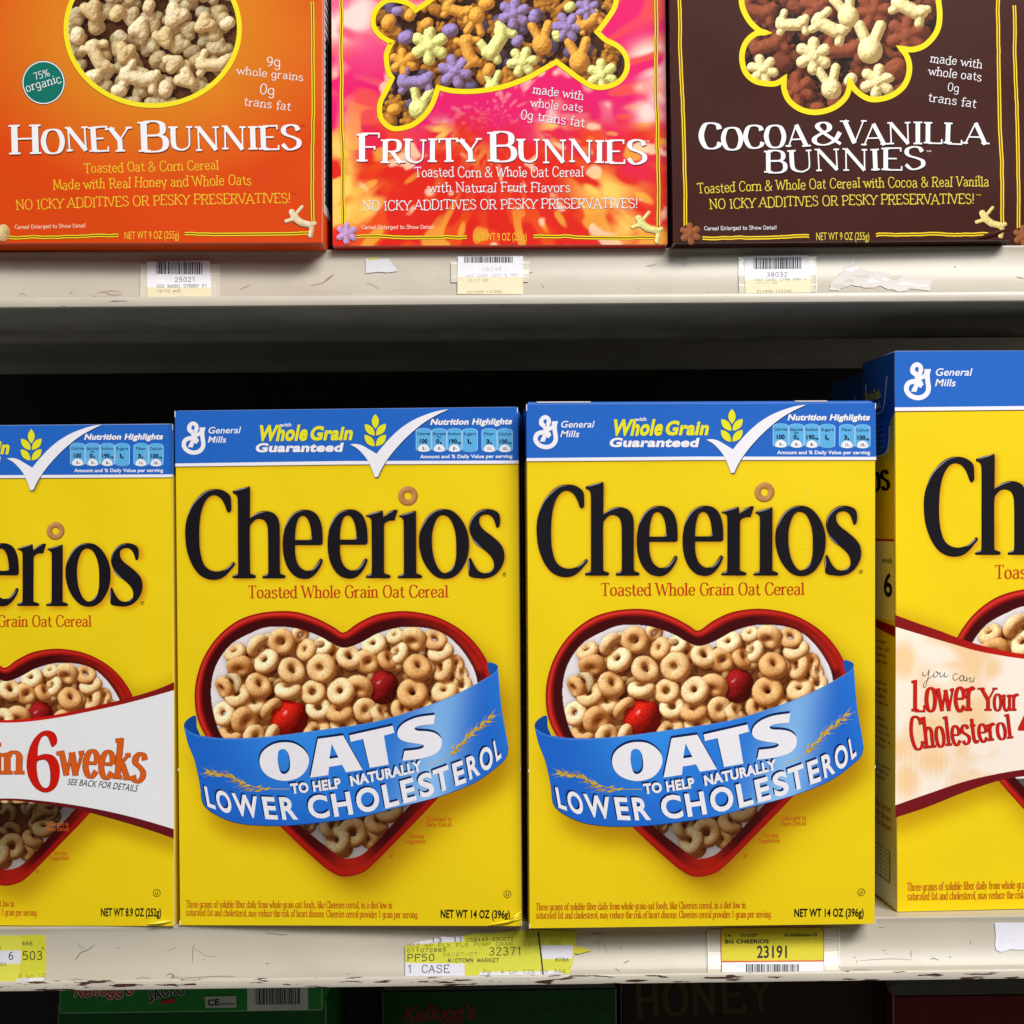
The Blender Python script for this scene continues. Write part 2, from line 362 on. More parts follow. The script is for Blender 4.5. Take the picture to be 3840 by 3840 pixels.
# ------------------------------------------------------------------ small raster pictures -> coloured grids (printed photographs)
def inside(P, X, Y):
    r = np.zeros(X.shape, bool); n = len(P)
    for i in range(n):
        x1, y1 = P[i]; x2, y2 = P[(i + 1) % n]
        if y1 == y2: continue
        cnd = ((y1 > Y) != (y2 > Y)) & (X < (x2 - x1) * (Y - y1) / (y2 - y1) + x1); r ^= cnd
    return r
def dist(P, X, Y, closed=True):
    d = np.full(X.shape, 1e9); n = len(P)
    for i in range(n if closed else n - 1):
        a = P[i]; b = P[(i + 1) % n]; ab = b - a; L2 = ab @ ab + 1e-12
        t = np.clip(((X - a[0]) * ab[0] + (Y - a[1]) * ab[1]) / L2, 0, 1)
        d = np.minimum(d, (X - a[0] - t * ab[0]) ** 2 + (Y - a[1] - t * ab[1]) ** 2)
    return np.sqrt(d)
def blur(a, r):
    r = int(max(1, r))
    for _ in range(2):
        for ax in (0, 1):
            p = [(0, 0)] * a.ndim; p[ax] = (r + 1, r); cs = np.cumsum(np.pad(a, p, mode='edge'), axis=ax)
            n = a.shape[ax]; hi = np.take(cs, range(2 * r + 1, 2 * r + 1 + n), ax); lo = np.take(cs, range(0, n), ax); a = (hi - lo) / (2 * r + 1)
    return a
def vnoise(shape, cell, seed):
    g = np.random.default_rng(seed).random((int(shape[0] / cell) + 3, int(shape[1] / cell) + 3))
    y = np.arange(shape[0]) / cell; x = np.arange(shape[1]) / cell; yi = y.astype(int); xi = x.astype(int)
    fy = (y - yi)[:, None]; fx = (x - xi)[None]; fy = fy * fy * (3 - 2 * fy); fx = fx * fx * (3 - 2 * fx)
    return (g[yi][:, xi] * (1 - fx) + g[yi][:, xi + 1] * fx) * (1 - fy) + (g[yi + 1][:, xi] * (1 - fx) + g[yi + 1][:, xi + 1] * fx) * fy
def fbm(shape, cell, seed):
    return (vnoise(shape, cell, seed) * .5 + vnoise(shape, cell / 2, seed + 1) * .3 + vnoise(shape, max(cell / 4, 1), seed + 2) * .2)
def grid_mesh(M, X, Y, C, mask, layer):
    """X, Y photo-pixel coordinates (rows, cols), C colour (rows, cols, 3)"""
    h, w_ = X.shape; idx = -np.ones(h * w_, int)
    m4 = mask[:-1, :-1] & mask[1:, :-1] & mask[:-1, 1:] & mask[1:, 1:]
    ii, jj = np.nonzero(m4); a = ii * w_ + jj; q = np.c_[a + w_, a + w_ + 1, a + 1, a]
    used = np.unique(q); idx[used] = np.arange(len(used))
    V = np.c_[X.ravel()[used], Y.ravel()[used]]
    if M.map: V = M.map(V)
    M.raw(V, idx[q], C.reshape(-1, 3)[used], layer)
class Pile:
    def __init__(s, x0, y0, x1, y1, cell):
        s.cell = cell; s.x = np.arange(x0, x1, cell); s.y = np.arange(y0, y1, cell); s.X, s.Y = np.meshgrid(s.x, s.y)
        s.z = np.full(s.X.shape, -1e3); s.n = np.zeros(s.X.shape + (3,)); s.n[..., 2] = 1; s.col = np.zeros(s.X.shape + (3,)); s.gl = np.zeros(s.X.shape)
    def patch(s, cx, cy, r):
        j0 = max(0, int((cx - r - s.x[0]) / s.cell)); j1 = min(len(s.x), int((cx + r - s.x[0]) / s.cell) + 2)
        i0 = max(0, int((cy - r - s.y[0]) / s.cell)); i1 = min(len(s.y), int((cy + r - s.y[0]) / s.cell) + 2)
        if i1 <= i0 or j1 <= j0: return None
        return slice(i0, i1), slice(j0, j1)
    def put(s, sl, ok, z, n, col, gl=0):
        ok = ok & (z > s.z[sl]); s.z[sl][ok] = z[ok]; s.n[sl][ok] = n[ok]; s.col[sl][ok] = col; s.gl[sl][ok] = gl
    def torus(s, cx, cy, r, z0, ax, ay, col, fat=.34):
        """r outer radius; ax, ay tilt of the axis"""
        k = r * fat; Rr = r - k; sl = s.patch(cx, cy, r * 1.02)
        if sl is None: return
        X = s.X[sl] - cx; Y = -(s.Y[sl] - cy); a = np.array([ax, ay, 1.0]); a /= np.linalg.norm(a)
        zs = np.linspace(r, -r, 44); got = np.zeros(X.shape, bool); zz = np.full(X.shape, -1e3); nn = np.zeros(X.shape + (3,))
        for zq in zs:
            ha = X * a[0] + Y * a[1] + zq * a[2]
            px, py, pz = X - ha * a[0], Y - ha * a[1], zq - ha * a[2]; pr = np.sqrt(px * px + py * py + pz * pz) + 1e-9
            d = np.sqrt((pr - Rr) ** 2 + ha ** 2) - k; hit = (d < 0) & ~got
            if hit.any():
                qx, qy, qz = px / pr * Rr, py / pr * Rr, pz / pr * Rr
                v = np.stack([X - qx, Y - qy, zq - qz], -1); v /= np.linalg.norm(v, axis=-1, keepdims=True) + 1e-9
                nn[hit] = v[hit]; zz[hit] = zq; got |= hit
        s.put(sl, got, zz + z0, nn, col)
    def blob(s, cx, cy, caps, z0, ang, col, size=1.0, gl=0, flat=.8):
        """caps: capsules (x1,y1,x2,y2,r) in local units, y up"""
        ca, sa = math.cos(ang), math.sin(ang); ex = max(max(abs(q[0]), abs(q[1]), abs(q[2]), abs(q[3])) + q[4] for q in caps) * size * 1.42
        sl = s.patch(cx, cy, ex)
        if sl is None: return
        X = s.X[sl] - cx; Y = -(s.Y[sl] - cy); h = np.zeros(X.shape)
        for (x1, y1, x2, y2, r) in caps:
            a = np.array([x1 * ca - y1 * sa, x1 * sa + y1 * ca]) * size; b = np.array([x2 * ca - y2 * sa, x2 * sa + y2 * ca]) * size; r = r * size
            ab = b - a; t = np.clip(((X - a[0]) * ab[0] + (Y - a[1]) * ab[1]) / (ab @ ab + 1e-9), 0, 1)
            d2 = (X - a[0] - t * ab[0]) ** 2 + (Y - a[1] - t * ab[1]) ** 2
            h = np.maximum(h, np.sqrt(np.clip(r * r - d2, 0, None)))
        if not gl: h = np.where(h > 0, np.clip(h * (1 + .14 * (vnoise(h.shape, 3, int(cx * 7 + cy) % 9999) - .5)) - .05 * size * .3 * vnoise(h.shape, 4, int(cx + cy * 3) % 9999), 0, None), 0)
        ok = h > 0; hb = blur(h, max(1, .035 * ex / s.cell)); gy, gx = np.gradient(hb, s.cell)
        n = np.stack([-gx * 1.1, gy * 1.1, np.ones_like(h) * .75], -1); n /= np.linalg.norm(n, axis=-1, keepdims=True)
        s.put(sl, ok, h * flat + z0, n, col, gl)
    def shade(s, light=(-.5, .6, .62), amb=.42, dif=.75, aok=.02, rad=10, speck=.02, warm=(.35, .22, .12), gam=(.88, 1.08, 1.3), seed=3, spots=(.25, .14, .07)):
        L = np.array(light) / np.linalg.norm(light); z = np.where(s.z < -500, 0, s.z)
        d = np.clip(s.n @ L, 0, 1); bl = blur(z, rad); ao = np.exp(-aok * np.clip(bl - z, 0, None))
        sh = np.zeros(z.shape)
        for k in range(1, 9):
            st = k * 1.6; dx = int(round(L[0] * st)); dy = int(round(-L[1] * st)); zz = np.roll(np.roll(z, -dy, 0), -dx, 1)
            sh = np.maximum(sh, np.clip((zz - z - L[2] * st * s.cell * .9) / (2.5 * s.cell), 0, 1))
        d = d * (1 - .75 * blur(sh, 1))
        li = (amb * ao + dif * d * (.35 + .65 * ao))[..., None]
        C = s.col * np.clip(li, .02, 2) ** np.array(gam) * (1 + .12 * np.clip(li - .8, 0, 1))
        C = C * (1 - (1 - np.array(warm)) * np.clip(.75 - li, 0, .75) * .9)
        rr = np.random.default_rng(seed); C *= (1 + .34 * (rr.random(z.shape) - .5) * (s.gl == 0) + .22 * (vnoise(z.shape, 2.2, seed) - .5) + .18 * (vnoise(z.shape, 6, seed + 5) - .5))[..., None]
        sp = rr.random(z.shape) < speck * .4; sp = (sp | np.roll(sp, 1, 0) | np.roll(sp, 1, 1)) & (s.gl == 0); C[sp] = C[sp] * .45 + np.array(spots) * .3
        hl = np.clip(s.n @ (np.array([-.3, .35, .9]) / np.linalg.norm([-.3, .35, .9])), 0, 1) ** 60; C += (s.gl * hl ** 4)[..., None] * .5
        return np.clip(C, 0, 1)
HEART = [(-.32, .25, 0, -.45, .36), (.32, .25, 0, -.45, .36), (0, .1, 0, -.1, .4)]
FLOWER = [(0, 0, math.cos(a) * .66, math.sin(a) * .66, .29) for a in [k * math.pi / 3 + .3 for k in range(6)]] + [(0, 0, .01, 0, .38)]
BUNNY = [(-.5, .25, .25, -.15, .33), (.25, -.15, .55, -.12, .32), (-.5, .45, -.6, .3, .30), (-.45, .5, -.1, .8, .20), (-.55, .1, -.85, -.05, .20), (.5, -.25, .42, -.68, .22), (.8, -.02, .8, -.03, .2)]
CORNER = [(-.22, .5, .05, .83, .11), (-.54, .5, -.46, .3, .2), (-.44, .35, -.3, .15, .22), (-.35, .15, .0, -.1, .22), (.0, -.1, .5, -.22, .2), (-.5, .1, -.87, -.02, .12), (.62, -.25, .53, -.85, .15), (.75, -.13, .77, -.13, .14)]
BHEAD = [(0, -.25, 0, -.3, .5), (-.15, .1, -.42, .72, .23), (.15, .1, .42, .72, .23)]
ROUND = [(-.15, 0, .15, 0, .5)]

# ------------------------------------------------------------------ things, parts, frames
def tag(o, label, cat, group=None, kind=None):
    if label: o['label'] = label
    if cat: o['category'] = cat
    if group: o['group'] = group
    if kind: o['kind'] = kind
    return o
def empty(name):
    o = bpy.data.objects.new(name, None); COL.objects.link(o); o.empty_display_size = .02; return o
ZL, ZU = -.2084, .1741
def face_matrix(x, y, th, lean, w, z0, dr):
    """frame with its origin at the bottom left corner of the fitted front face; x right, y into the box, z up"""
    Rz = Matrix.Rotation(R(th), 4, 'Z'); Rx = Matrix.Rotation(-R(lean), 4, 'X'); Ry = Matrix.Rotation(-R(dr), 4, 'Y')
    return Matrix.Translation((x, y, z0)) @ Rz @ Rx @ Ry @ Matrix.Translation((-w / 2, 0, 0))
def frame(o, q):
    x, y, th, lean, w_, h, z0, dr = q; o.matrix_world = face_matrix(x, y, th, lean, w_, z0, dr)
def fmap(corners, w_, h): return hom(corners, [(0, h), (w_, h), (0, 0), (w_, 0)])
def carton(M, x0, x1, h, d, cfront, ctop=None, hb=None, cside=None, ctopf=None, bev=.0011, side_fn=None):
    """card body with softly rounded vertical and horizontal edges; front plane at y=0.0002"""
    ctop = ctop or cfront; cside = cside or cfront; y0 = .0002; y1 = d
    def ring(z, ins):
        b = bev; a = ins
        return [(x0 + b + a, y0 + a, z), (x1 - b - a, y0 + a, z), (x1 - .3 * b - a, y0 + .3 * b + a, z), (x1 - a, y0 + b + a, z), (x1 - a, y1 - b, z), (x1 - b - a, y1 - a, z), (x0 + b + a, y1 - a, z), (x0 + a, y1 - b, z), (x0 + a, y0 + b + a, z), (x0 + .3 * b + a, y0 + .3 * b + a, z)]
    hb = hb if hb is not None else h
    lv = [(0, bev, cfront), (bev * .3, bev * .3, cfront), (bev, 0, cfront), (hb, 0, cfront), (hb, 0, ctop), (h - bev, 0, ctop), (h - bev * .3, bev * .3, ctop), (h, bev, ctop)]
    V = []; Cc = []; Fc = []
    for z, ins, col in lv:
        V += ring(z, ins); ed = .30 if ins else 0; w_m = lambda q, e: tuple(a_ * (1 - e) + .72 * e for a_ in q); Cc += [w_m(col, max(ed, .38 if j_ in (2, 9) else 0)) for j_ in range(10)]  # rims paled for rubbed card, with a highlight along the edges painted in
    for k in range(len(lv) - 1):
        if k == 3: continue
        for j in range(10):
            a = k * 10 + j; b = k * 10 + (j + 1) % 10; Fc.append((a, b, b + 10, a + 10))
    M.raw(V, Fc, np.array(Cc))
    for zz, ins, flip, col in ((h, bev, 0, ctopf or ctop), (0, bev, 1, cfront)):
        r = ring(zz, ins); T = [(0, k, k + 1) for k in range(1, 9)]
        if flip: T = [t[::-1] for t in T]
        M.raw(r, T, (.34, .33, .31) if not flip else col)
def copy_tree(o, parent=None):
    n = o.copy(); COL.objects.link(n)
    if parent: n.parent = parent; n.matrix_parent_inverse = o.matrix_parent_inverse.copy()
    for ch in [q for q in bpy.data.objects if q.parent == o and q is not n]: copy_tree(ch, n)
    return n

YEL = c(236, 205, 22); BLU = c(36, 100, 192); WHT = c(235, 233, 240); BLK = c(24, 22, 27); RED = c(196, 40, 18)
# ================================================================== setting: shelves and back panel
def profile_lip():
    pts = [(.46, .0), (.0012, .0), (.0003, -.0002), (.0, -.0009), (.0004, -.0018)]
    for k in range(1, 13):
        v = k / 12; pts.append((.0006 - .0076 * v ** 2.5, -.002 - .0262 * v))
    pts += [(-.0084, -.0284), (-.0092, -.0278), (-.0098, -.0280), (-.0102, -.0288), (-.0102, -.0322), (-.0098, -.0332), (-.0085, -.0336), (-.006, -.0336)]
    return pts
PL = profile_lip()
def lipY(v): return .0006 - .0076 * np.asarray(v) ** 2.5
def lipZ(v): return -.002 - .0262 * np.asarray(v)
def paint(name, col, scuff=True):
    mt = mat(name, .38, .5, attr=False, color=col, noise=.05, nscale=14, bump=.05, bscale=60)
    nt = mt.node_tree; n = nt.nodes; l = nt.links; b = n['Principled BSDF']; src = b.inputs['Base Color'].links[0].from_socket
    def mask(scale, stretch, lo, hi):
        tc = n.new('ShaderNodeTexCoord'); mp = n.new('ShaderNodeMapping'); mp.inputs['Scale'].default_value = stretch; l.new(tc.outputs['Object'], mp.inputs['Vector'])
        z = n.new('ShaderNodeTexNoise'); z.inputs['Scale'].default_value = scale; z.inputs['Detail'].default_value = 6; z.inputs['Roughness'].default_value = .65; l.new(mp.outputs[0], z.inputs['Vector'])
        r = n.new('ShaderNodeMapRange'); r.inputs['From Min'].default_value = lo; r.inputs['From Max'].default_value = hi; l.new(z.outputs['Fac'], r.inputs['Value']); return r.outputs[0]
    def mixc(a, colr, fac, k):
        mm = n.new('ShaderNodeMath'); mm.operation = 'MULTIPLY'; mm.inputs[1].default_value = k; l.new(fac, mm.inputs[0])
        x = n.new('ShaderNodeMix'); x.data_type = 'RGBA'; l.new(mm.outputs[0], x.inputs['Factor']); l.new(a, x.inputs['A']); x.inputs['B'].default_value = (*colr, 1); return x.outputs['Result']
    s1 = mixc(src, (.22, .18, .13), mask(9, (1, 1, 3), .54, .78), .35)
    s2 = mixc(s1, (.06, .05, .04), mask(160, (1, 1, 1.6), .70, .74), .5)
    l.new(s2, b.inputs['Base Color']); return mt
PAINT = paint('scuffed_beige_paint', (.50, .455, .37))
FLANGE = mat('worn_grey_paint', .5, .4, attr=False, color=(.36, .355, .33), noise=.14, nscale=26)
UNDER = mat('dull_grey_paint', .55, .3, attr=False, color=(.33, .33, .32), noise=.12, nscale=22)
def chipped():
    mt = mat('chipped_rail_paint', .35, .5, attr=False, color=(.58, .53, .44), noise=.05, nscale=30)
    nt = mt.node_tree; n = nt.nodes; l = nt.links; b = n['Principled BSDF']; src = b.inputs['Base Color'].links[0].from_socket
    tc = n.new('ShaderNodeTexCoord'); mp = n.new('ShaderNodeMapping'); mp.inputs['Scale'].default_value = (.55, 1, 4.5); l.new(tc.outputs['Object'], mp.inputs['Vector'])
    z = n.new('ShaderNodeTexNoise'); z.inputs['Scale'].default_value = 105; z.inputs['Detail'].default_value = 5; l.new(mp.outputs[0], z.inputs['Vector'])
    z2 = n.new('ShaderNodeTexNoise'); z2.inputs['Scale'].default_value = 11; l.new(tc.outputs['Object'], z2.inputs['Vector'])
    ad = n.new('ShaderNodeMath'); ad.operation = 'MULTIPLY_ADD'; ad.inputs[1].default_value = .35; l.new(z2.outputs['Fac'], ad.inputs[0]); l.new(z.outputs['Fac'], ad.inputs[2])
    r = n.new('ShaderNodeMapRange'); r.inputs['From Min'].default_value = .765; r.inputs['From Max'].default_value = .785; l.new(ad.outputs[0], r.inputs['Value'])
    x = n.new('ShaderNodeMix'); x.data_type = 'RGBA'; l.new(r.outputs[0], x.inputs['Factor']); l.new(src, x.inputs['A']); x.inputs['B'].default_value = (.06, .025, .018, 1)
    l.new(x.outputs['Result'], b.inputs['Base Color']); mt['_r'] = 1
    return mt, r
CHIP, _cr = chipped()
CHIP2 = CHIP.copy(); CHIP2.name = 'lightly_chipped_rail_paint'
for nd in CHIP2.node_tree.nodes:
    if nd.type == 'MAP_RANGE' and abs(nd.inputs['From Min'].default_value - .765) < 1e-4: nd.inputs['From Min'].default_value = .86; nd.inputs['From Max'].default_value = .9
def extrude(prof, x0, x1, name, mt, parent, seg=1, smooth=True):
    M = MB(); n = len(prof); xs = np.linspace(x0, x1, seg + 1); V = []
    for x in xs: V += [(x, p[0], p[1]) for p in prof]
    F = [(i * n + j, i * n + j + 1, (i + 1) * n + j + 1, (i + 1) * n + j) for i in range(seg) for j in range(n - 1)]
    M.raw(V, F, (.5, .5, .5)); o = M.build(name, mt, parent, smooth)
    md = o.modifiers.new('e', 'EDGE_SPLIT'); md.split_angle = R(50); return o
def shelf(z, label, chipmat):
    t = empty('shelf'); t.location = (0, 0, z); tag(t, label, 'shelf', 'shelves of the store rack')
    extrude(PL[:3], -1.1, 1.1, 'deck', PAINT, t)
    extrude(PL[2:19], -1.1, 1.1, 'price_channel', PAINT, t)
    extrude(PL[18:], -1.1, 1.1, 'edge_rail', chipmat, t)
    extrude([(-.006, -.0335), (.0, -.0318), (.105, -.0318)], -1.1, 1.1, 'front_flange', FLANGE, t)
    extrude([(.105, -.0318), (.110, -.0300), (.1125, -.0270), (.117, -.0262), (.121, -.0285), (.125, -.0330), (.131, -.0342), (.136, -.0325), (.1375, -.028), (.1375, -.012)], -1.1, 1.1, 'stiffener_rib', FLANGE, t)
    extrude([(.1375, -.012), (.40, -.012), (.402, -.020), (.408, -.020), (.41, -.012), (.46, -.012)], -1.1, 1.1, 'underside_panel', UNDER, t)
    return t
sh_up = shelf(ZU, 'beige metal shelf under the orange, tie-dye and brown boxes, rail only lightly chipped', CHIP2)
sh_lo = shelf(ZL, 'beige metal shelf under the yellow boxes, its lower rail badly chipped', CHIP)
sh_bt = shelf(ZL - .385, 'lowest shelf in deep shade carrying boxes stacked flat', CHIP)
M = MB(); M.raw([(-1.1, .46, -.8), (1.1, .46, -.8), (1.1, .46, .75), (-1.1, .46, .75)], [(0, 1, 2, 3)], (.1, .1, .1))
tag(M.build('back_wall', mat('dark_back_panel', .7, .2, attr=False, color=(.03, .03, .03), noise=.2, nscale=8)), None, None, kind='structure')
M = MB(); M.raw([(-3, -4, -1.3), (3, -4, -1.3), (3, .46, -1.3), (-3, .46, -1.3)], [(0, 1, 2, 3)], (.1, .1, .1))
tag(M.build('floor', mat('store_floor', .5, .4, attr=False, color=(.15, .145, .135), noise=.08, nscale=4)), None, None, kind='structure')

# lip surface mapping: photo pixels -> point on the price channel
LIPS = {'U': (ZU, [(0, 952), (1232, 932), (2540, 924), (3840, 928)], [(0, 1122), (1232, 1105), (2540, 1097), (3840, 1096)]),
        'L': (ZL, [(0, 3474), (660, 3471), (2000, 3459), (3300, 3450), (3840, 3432)], [(0, 3664), (1280, 3659), (2560, 3640), (3840, 3619)])}
def lipmap(which, off=.0003, sag=0):
    z0, top, bot = LIPS[which]; top = np.array(top, float); bot = np.array(bot, float)
    c0 = np.array([0, -DIST, 0]); r_, u_, f_ = np.array(rt2), np.array(up2), np.array(fw)
    def f(P):
        P = np.atleast_2d(P); x, y = P[:, 0], P[:, 1]
        ty = np.interp(x, top[:, 0], top[:, 1]); by = np.interp(x, bot[:, 0], bot[:, 1]); v = (y - ty) / (by - ty)
        vv = np.clip(v, -.04, 1.0); Y = lipY(np.clip(vv, 0, 1)) - off; Zz = z0 + lipZ(vv)
        X = np.zeros(len(x))
        for _ in range(4):
            d = np.c_[X, Y, Zz] - c0; px = S / 2 + FPX * (d @ r_) / (d @ f_); X += (x - px) * DIST / FPX
        return np.c_[X, Y, Zz]
    return f
class LipMB(MB):
    """mesh on the price channel surface; layers stand out towards the viewer"""
    def __init__(s, which, off=.0003): super().__init__(); s.lm = lipmap(which, off); s.which = which
    def tris(s, V, T, col, layer=1):
        # subdivide long triangles vertically so that paper follows the curved channel
        W = s.lm(V); W[:, 1] -= layer * LAY; T = np.asarray(T); a, b, d = W[T[:, 0]], W[T[:, 1]], W[T[:, 2]]
        cr = (b[:, 0] - a[:, 0]) * (d[:, 2] - a[:, 2]) - (b[:, 2] - a[:, 2]) * (d[:, 0] - a[:, 0])
        T = T[np.abs(cr) > 1e-12]; cr = cr[np.abs(cr) > 1e-12]; T = np.where(cr[:, None] > 0, T, T[:, ::-1]); s.raw(W, T, col)
    def poly(s, pts, col, layer=1, holes=()):
        # slice into horizontal strips (follows the curve)
        pts = np.asarray(pts); y0, y1 = pts[:, 1].min(), pts[:, 1].max(); n = max(1, int((y1 - y0) / 14)); V = []; T = []
        ys = np.linspace(y0, y1, n + 1)
        for k in range(n):
            q = clip(clip(pts, ys[k], 1), ys[k + 1], -1)
            if len(q) < 3: continue
            tri = tessellate_polygon([[Vector((p[0], p[1], 0)) for p in q]]); b = len(V); V += [tuple(p) for p in q]; T += [tuple(b + i for i in t) for t in tri]
        if T: s.tris(np.array(V), T, col, layer)
def clip(P, y, sgn):
    out = []; n = len(P)
    for i in range(n):
        a, b = P[i], P[(i + 1) % n]; ia = (a[1] - y) * sgn >= 0; ib = (b[1] - y) * sgn >= 0
        if ia: out.append(a)
        if ia != ib: t = (y - a[1]) / (b[1] - a[1]); out.append(a + (b - a) * t)
    return np.array(out)

# ================================================================== artwork of the yellow boxes (14 oz box is the master)
Q1 = (-.0819, -.0065, -3.09, -.38, .1938, .2913, ZL, -.07); C1 = [(654.8, 1541.8), (1945, 1521.8), (674, 3472.6), (1955, 3476)]
Q2 = (.1156, -.0173, .74, -1.58, .1938, .2913, ZL, -.13)
QL = (-.2311, .0005, -2.96, .57, .0998, .2847, ZL, -.19); CL = [(0, 1592), (647, 1589), (0, 3472), (657, 3476)]
QB = (.2693, .0123, 2.55, -1.13, .0754, .3235, ZL, .09); CB = [(3351, 1313), (3840, 1315), (3366, 3422), (3840, 3410)]
f1 = fmap(C1, .1938, .2913); i1 = hom([(0, .2913), (.1938, .2913), (0, 0), (.1938, 0)], C1)
fL = fmap(CL, .0998, .2847); iL = hom([(0, .2847), (.0998, .2847), (0, 0), (.0998, 0)], CL)
fB = fmap(CB, .0754, .3235); iB = hom([(0, .3235), (.0754, .3235), (0, 0), (.0754, 0)], CB)

g_C = path('R4', '580,368! 607,340 606,260 600,195 570,155 510,120 430,108 340,125 260,180 190,270 135,390 107,500 103,620 115,750 145,860 190,960 255,1045 330,1090 410,1105 490,1092 560,1045 610,985 648,938 640,914 620,914 590,950 540,990 480,1010 420,1012 360,990 310,940 280,860 262,760 256,650 258,540 268,420 290,320 325,240 370,190 420,175 470,190 510,230 540,290 560,345')
g_h = path('R4', '622,138! 640,122 790,82! 812,92 813,260 813,428! 850,395 910,360 985,348 1060,365 1110,410 1135,480 1140,580 1140,800 1142,1010 1155,1040 1195,1055 1203,1075 1185,1087! 955,1087! 948,1070 965,1055 1005,1040 1013,1010 1013,800 1010,580 1000,500 975,455 930,435 880,440 835,480 812,540 812,800 815,1010 828,1040 870,1055 877,1075 862,1087! 630,1087! 618,1070 640,1052 675,1038 683,1005 682,700 680,300 675,200 655,165 630,155')
g_e = path('R4', '1612,680 1607,708 1588,720! 1308,720! 1308,800 1320,880 1350,950 1395,990 1440,1003 1500,985 1545,930 1575,880 1590,871 1608,882 1608,905 1580,970 1530,1040 1470,1083 1400,1092 1320,1070 1250,1005 1205,920 1180,820 1172,700 1185,580 1220,470 1270,390 1340,345 1415,332 1490,345 1550,390 1590,470 1608,570')
h_e = path('R4', '1308,665! 1310,580 1322,500 1345,430 1375,403 1405,400 1440,425 1470,490 1485,570 1488,625 1480,652 1455,665!')
e2 = np.array([242.8, -2.5]) * .6936
g_r = path('R5', '270,402! 290,385 440,340 458,352! 464,412! 490,385 530,350 590,330 620,333! 610,370 585,448! 530,450 490,470 472,500 470,600 470,1000 478,1030 530,1050 542,1068 525,1082! 280,1082! 270,1068 285,1050 325,1035 335,1000 335,700 332,470 325,430 300,412')
g_i = path('R5', '635,405! 655,385 805,342 822,352! 823,600 824,1000 832,1030 875,1048 890,1068 875,1082! 630,1082! 620,1068 640,1050 680,1035 688,1000 688,700 687,480 680,435 660,415')
g_o = path('R5', '1120,320 1210,335 1290,395 1355,490 1395,600 1405,710 1395,820 1355,930 1290,1025 1215,1075 1130,1087 1045,1065 970,1000 905,900 868,790 855,690 862,590 895,490 950,400 1030,340')
h_o = path('R5', '1130,388 1180,410 1220,470 1248,550 1262,640 1265,750 1262,850 1245,930 1205,990 1160,1020 1120,1022 1075,985 1035,910 1008,810 997,700 1000,600 1018,510 1050,430 1090,393')
g_s = path('R5', '1720,525 1742,505 1748,450 1742,385 1710,345 1650,322 1590,318 1520,335 1460,385 1420,450 1408,520 1425,600 1475,680 1550,750 1620,810 1665,870 1680,930 1670,985 1630,1015 1575,1025 1515,1005 1470,950 1440,890 1425,860 1408,862 1400,900 1402,1000 1405,1050 1440,1070 1510,1080 1580,1082 1660,1060 1730,1005 1780,920 1795,840 1780,750 1730,680 1650,610 1570,550 1530,500 1518,450 1530,405 1570,382 1620,380 1665,410 1690,460 1705,510')
WORD = [(g_C, ()), (g_h, ()), (g_e, (h_e,)), (g_e + e2, (h_e + e2,)), (g_r, ()), (g_i, ()), (g_o, (h_o,)), (g_s, ())]
M = MB(f1)
for g, hh in WORD: M.poly(g, BLK, 2, hh)
GLO = c(156, 156, 174)
def gleam(z, s, wmax=16, col=GLO, lay=3):
    p = path(z, s, False, 6); t = np.linspace(0, 1, len(p)); k = ZN[z][2]
    M.stroke(p, np.sin(np.pi * np.clip(t, .02, .98)) * wmax * k + .3, c(60, 60, 72), lay); M.stroke(p, np.sin(np.pi * np.clip(t, .02, .98)) * wmax * k * .5 + .2, col, lay + 1)
for s_ in ('135,400 165,320 210,250 275,185 345,135 430,117', '530,1005 575,975 610,940 632,922', '636,132 700,112 790,90', '826,418 865,393 920,368 985,356', '632,1064 655,1054 682,1045', '962,1066 985,1055 1010,1047', '1185,560 1215,490 1260,415 1320,365 1400,342', '1462,662 1485,655 1493,630', '1470,1008 1515,985 1555,940 1590,882'): gleam('R4', s_)
for s_ in ('1185,560 1215,490 1260,415 1320,365 1400,342', '1462,662 1485,655 1493,630', '1470,1008 1515,985 1555,940 1590,882'):
    p = path('R4', s_, False, 6) + e2; t = np.linspace(0, 1, len(p)); M.stroke(p, np.sin(np.pi * np.clip(t, .02, .98)) * 5.4 + .3, c(60, 60, 72), 3); M.stroke(p, np.sin(np.pi * np.clip(t, .02, .98)) * 2.7 + .2, GLO, 4)
for s_ in ('285,394 350,372 440,350', '485,400 520,368 575,342', '285,1064 310,1052 335,1043', '650,395 720,375 805,351', '635,1064 660,1052 690,1043', '875,560 905,490 955,410 1030,350 1120,330', '1170,1018 1215,985 1250,925', '1415,520 1430,450 1470,390 1530,345 1600,328', '1600,1022 1640,1010 1670,975', '1405,880 1403,940 1405,1000', '1440,640 1490,700 1550,752'): gleam('R5', s_)
word = M.build('brand_lettering', CARD)

def torus_piece(cx, cy, r, colr, seed=5):
    P = Pile(cx - r * 1.15, cy - r * 1.15, cx + r * 1.15, cy + r * 1.15, 1.6); P.torus(cx, cy, r, 0, .05, -.08, colr, .33); C = P.shade(amb=.62, dif=.5, aok=.004, speck=.0, seed=seed); return P, C
M = MB(f1); P, C = torus_piece(*Z('A', (1285, 519)), 38, c(196, 138, 80)); grid_mesh(M, P.X, P.Y, C, P.z > -500, 3)
ringo = M.build('cereal_ring', CARD)
M = MB(f1); text(M, 'A', '\u00ae', [(1795, 955), (1818, 955)], 22, c(90, 80, 20), layer=2)
regm = M.build('registered_mark', CARD); regm.parent = word; M = MB(f1)
text(M, 'A', 'Toasted Whole Grain Oat Cereal', [(420, 1075), (1502, 1068)], 66, c(190, 48, 16), 'serif', layer=2, wmul=.95, outline=(.8, c(226, 160, 40)))
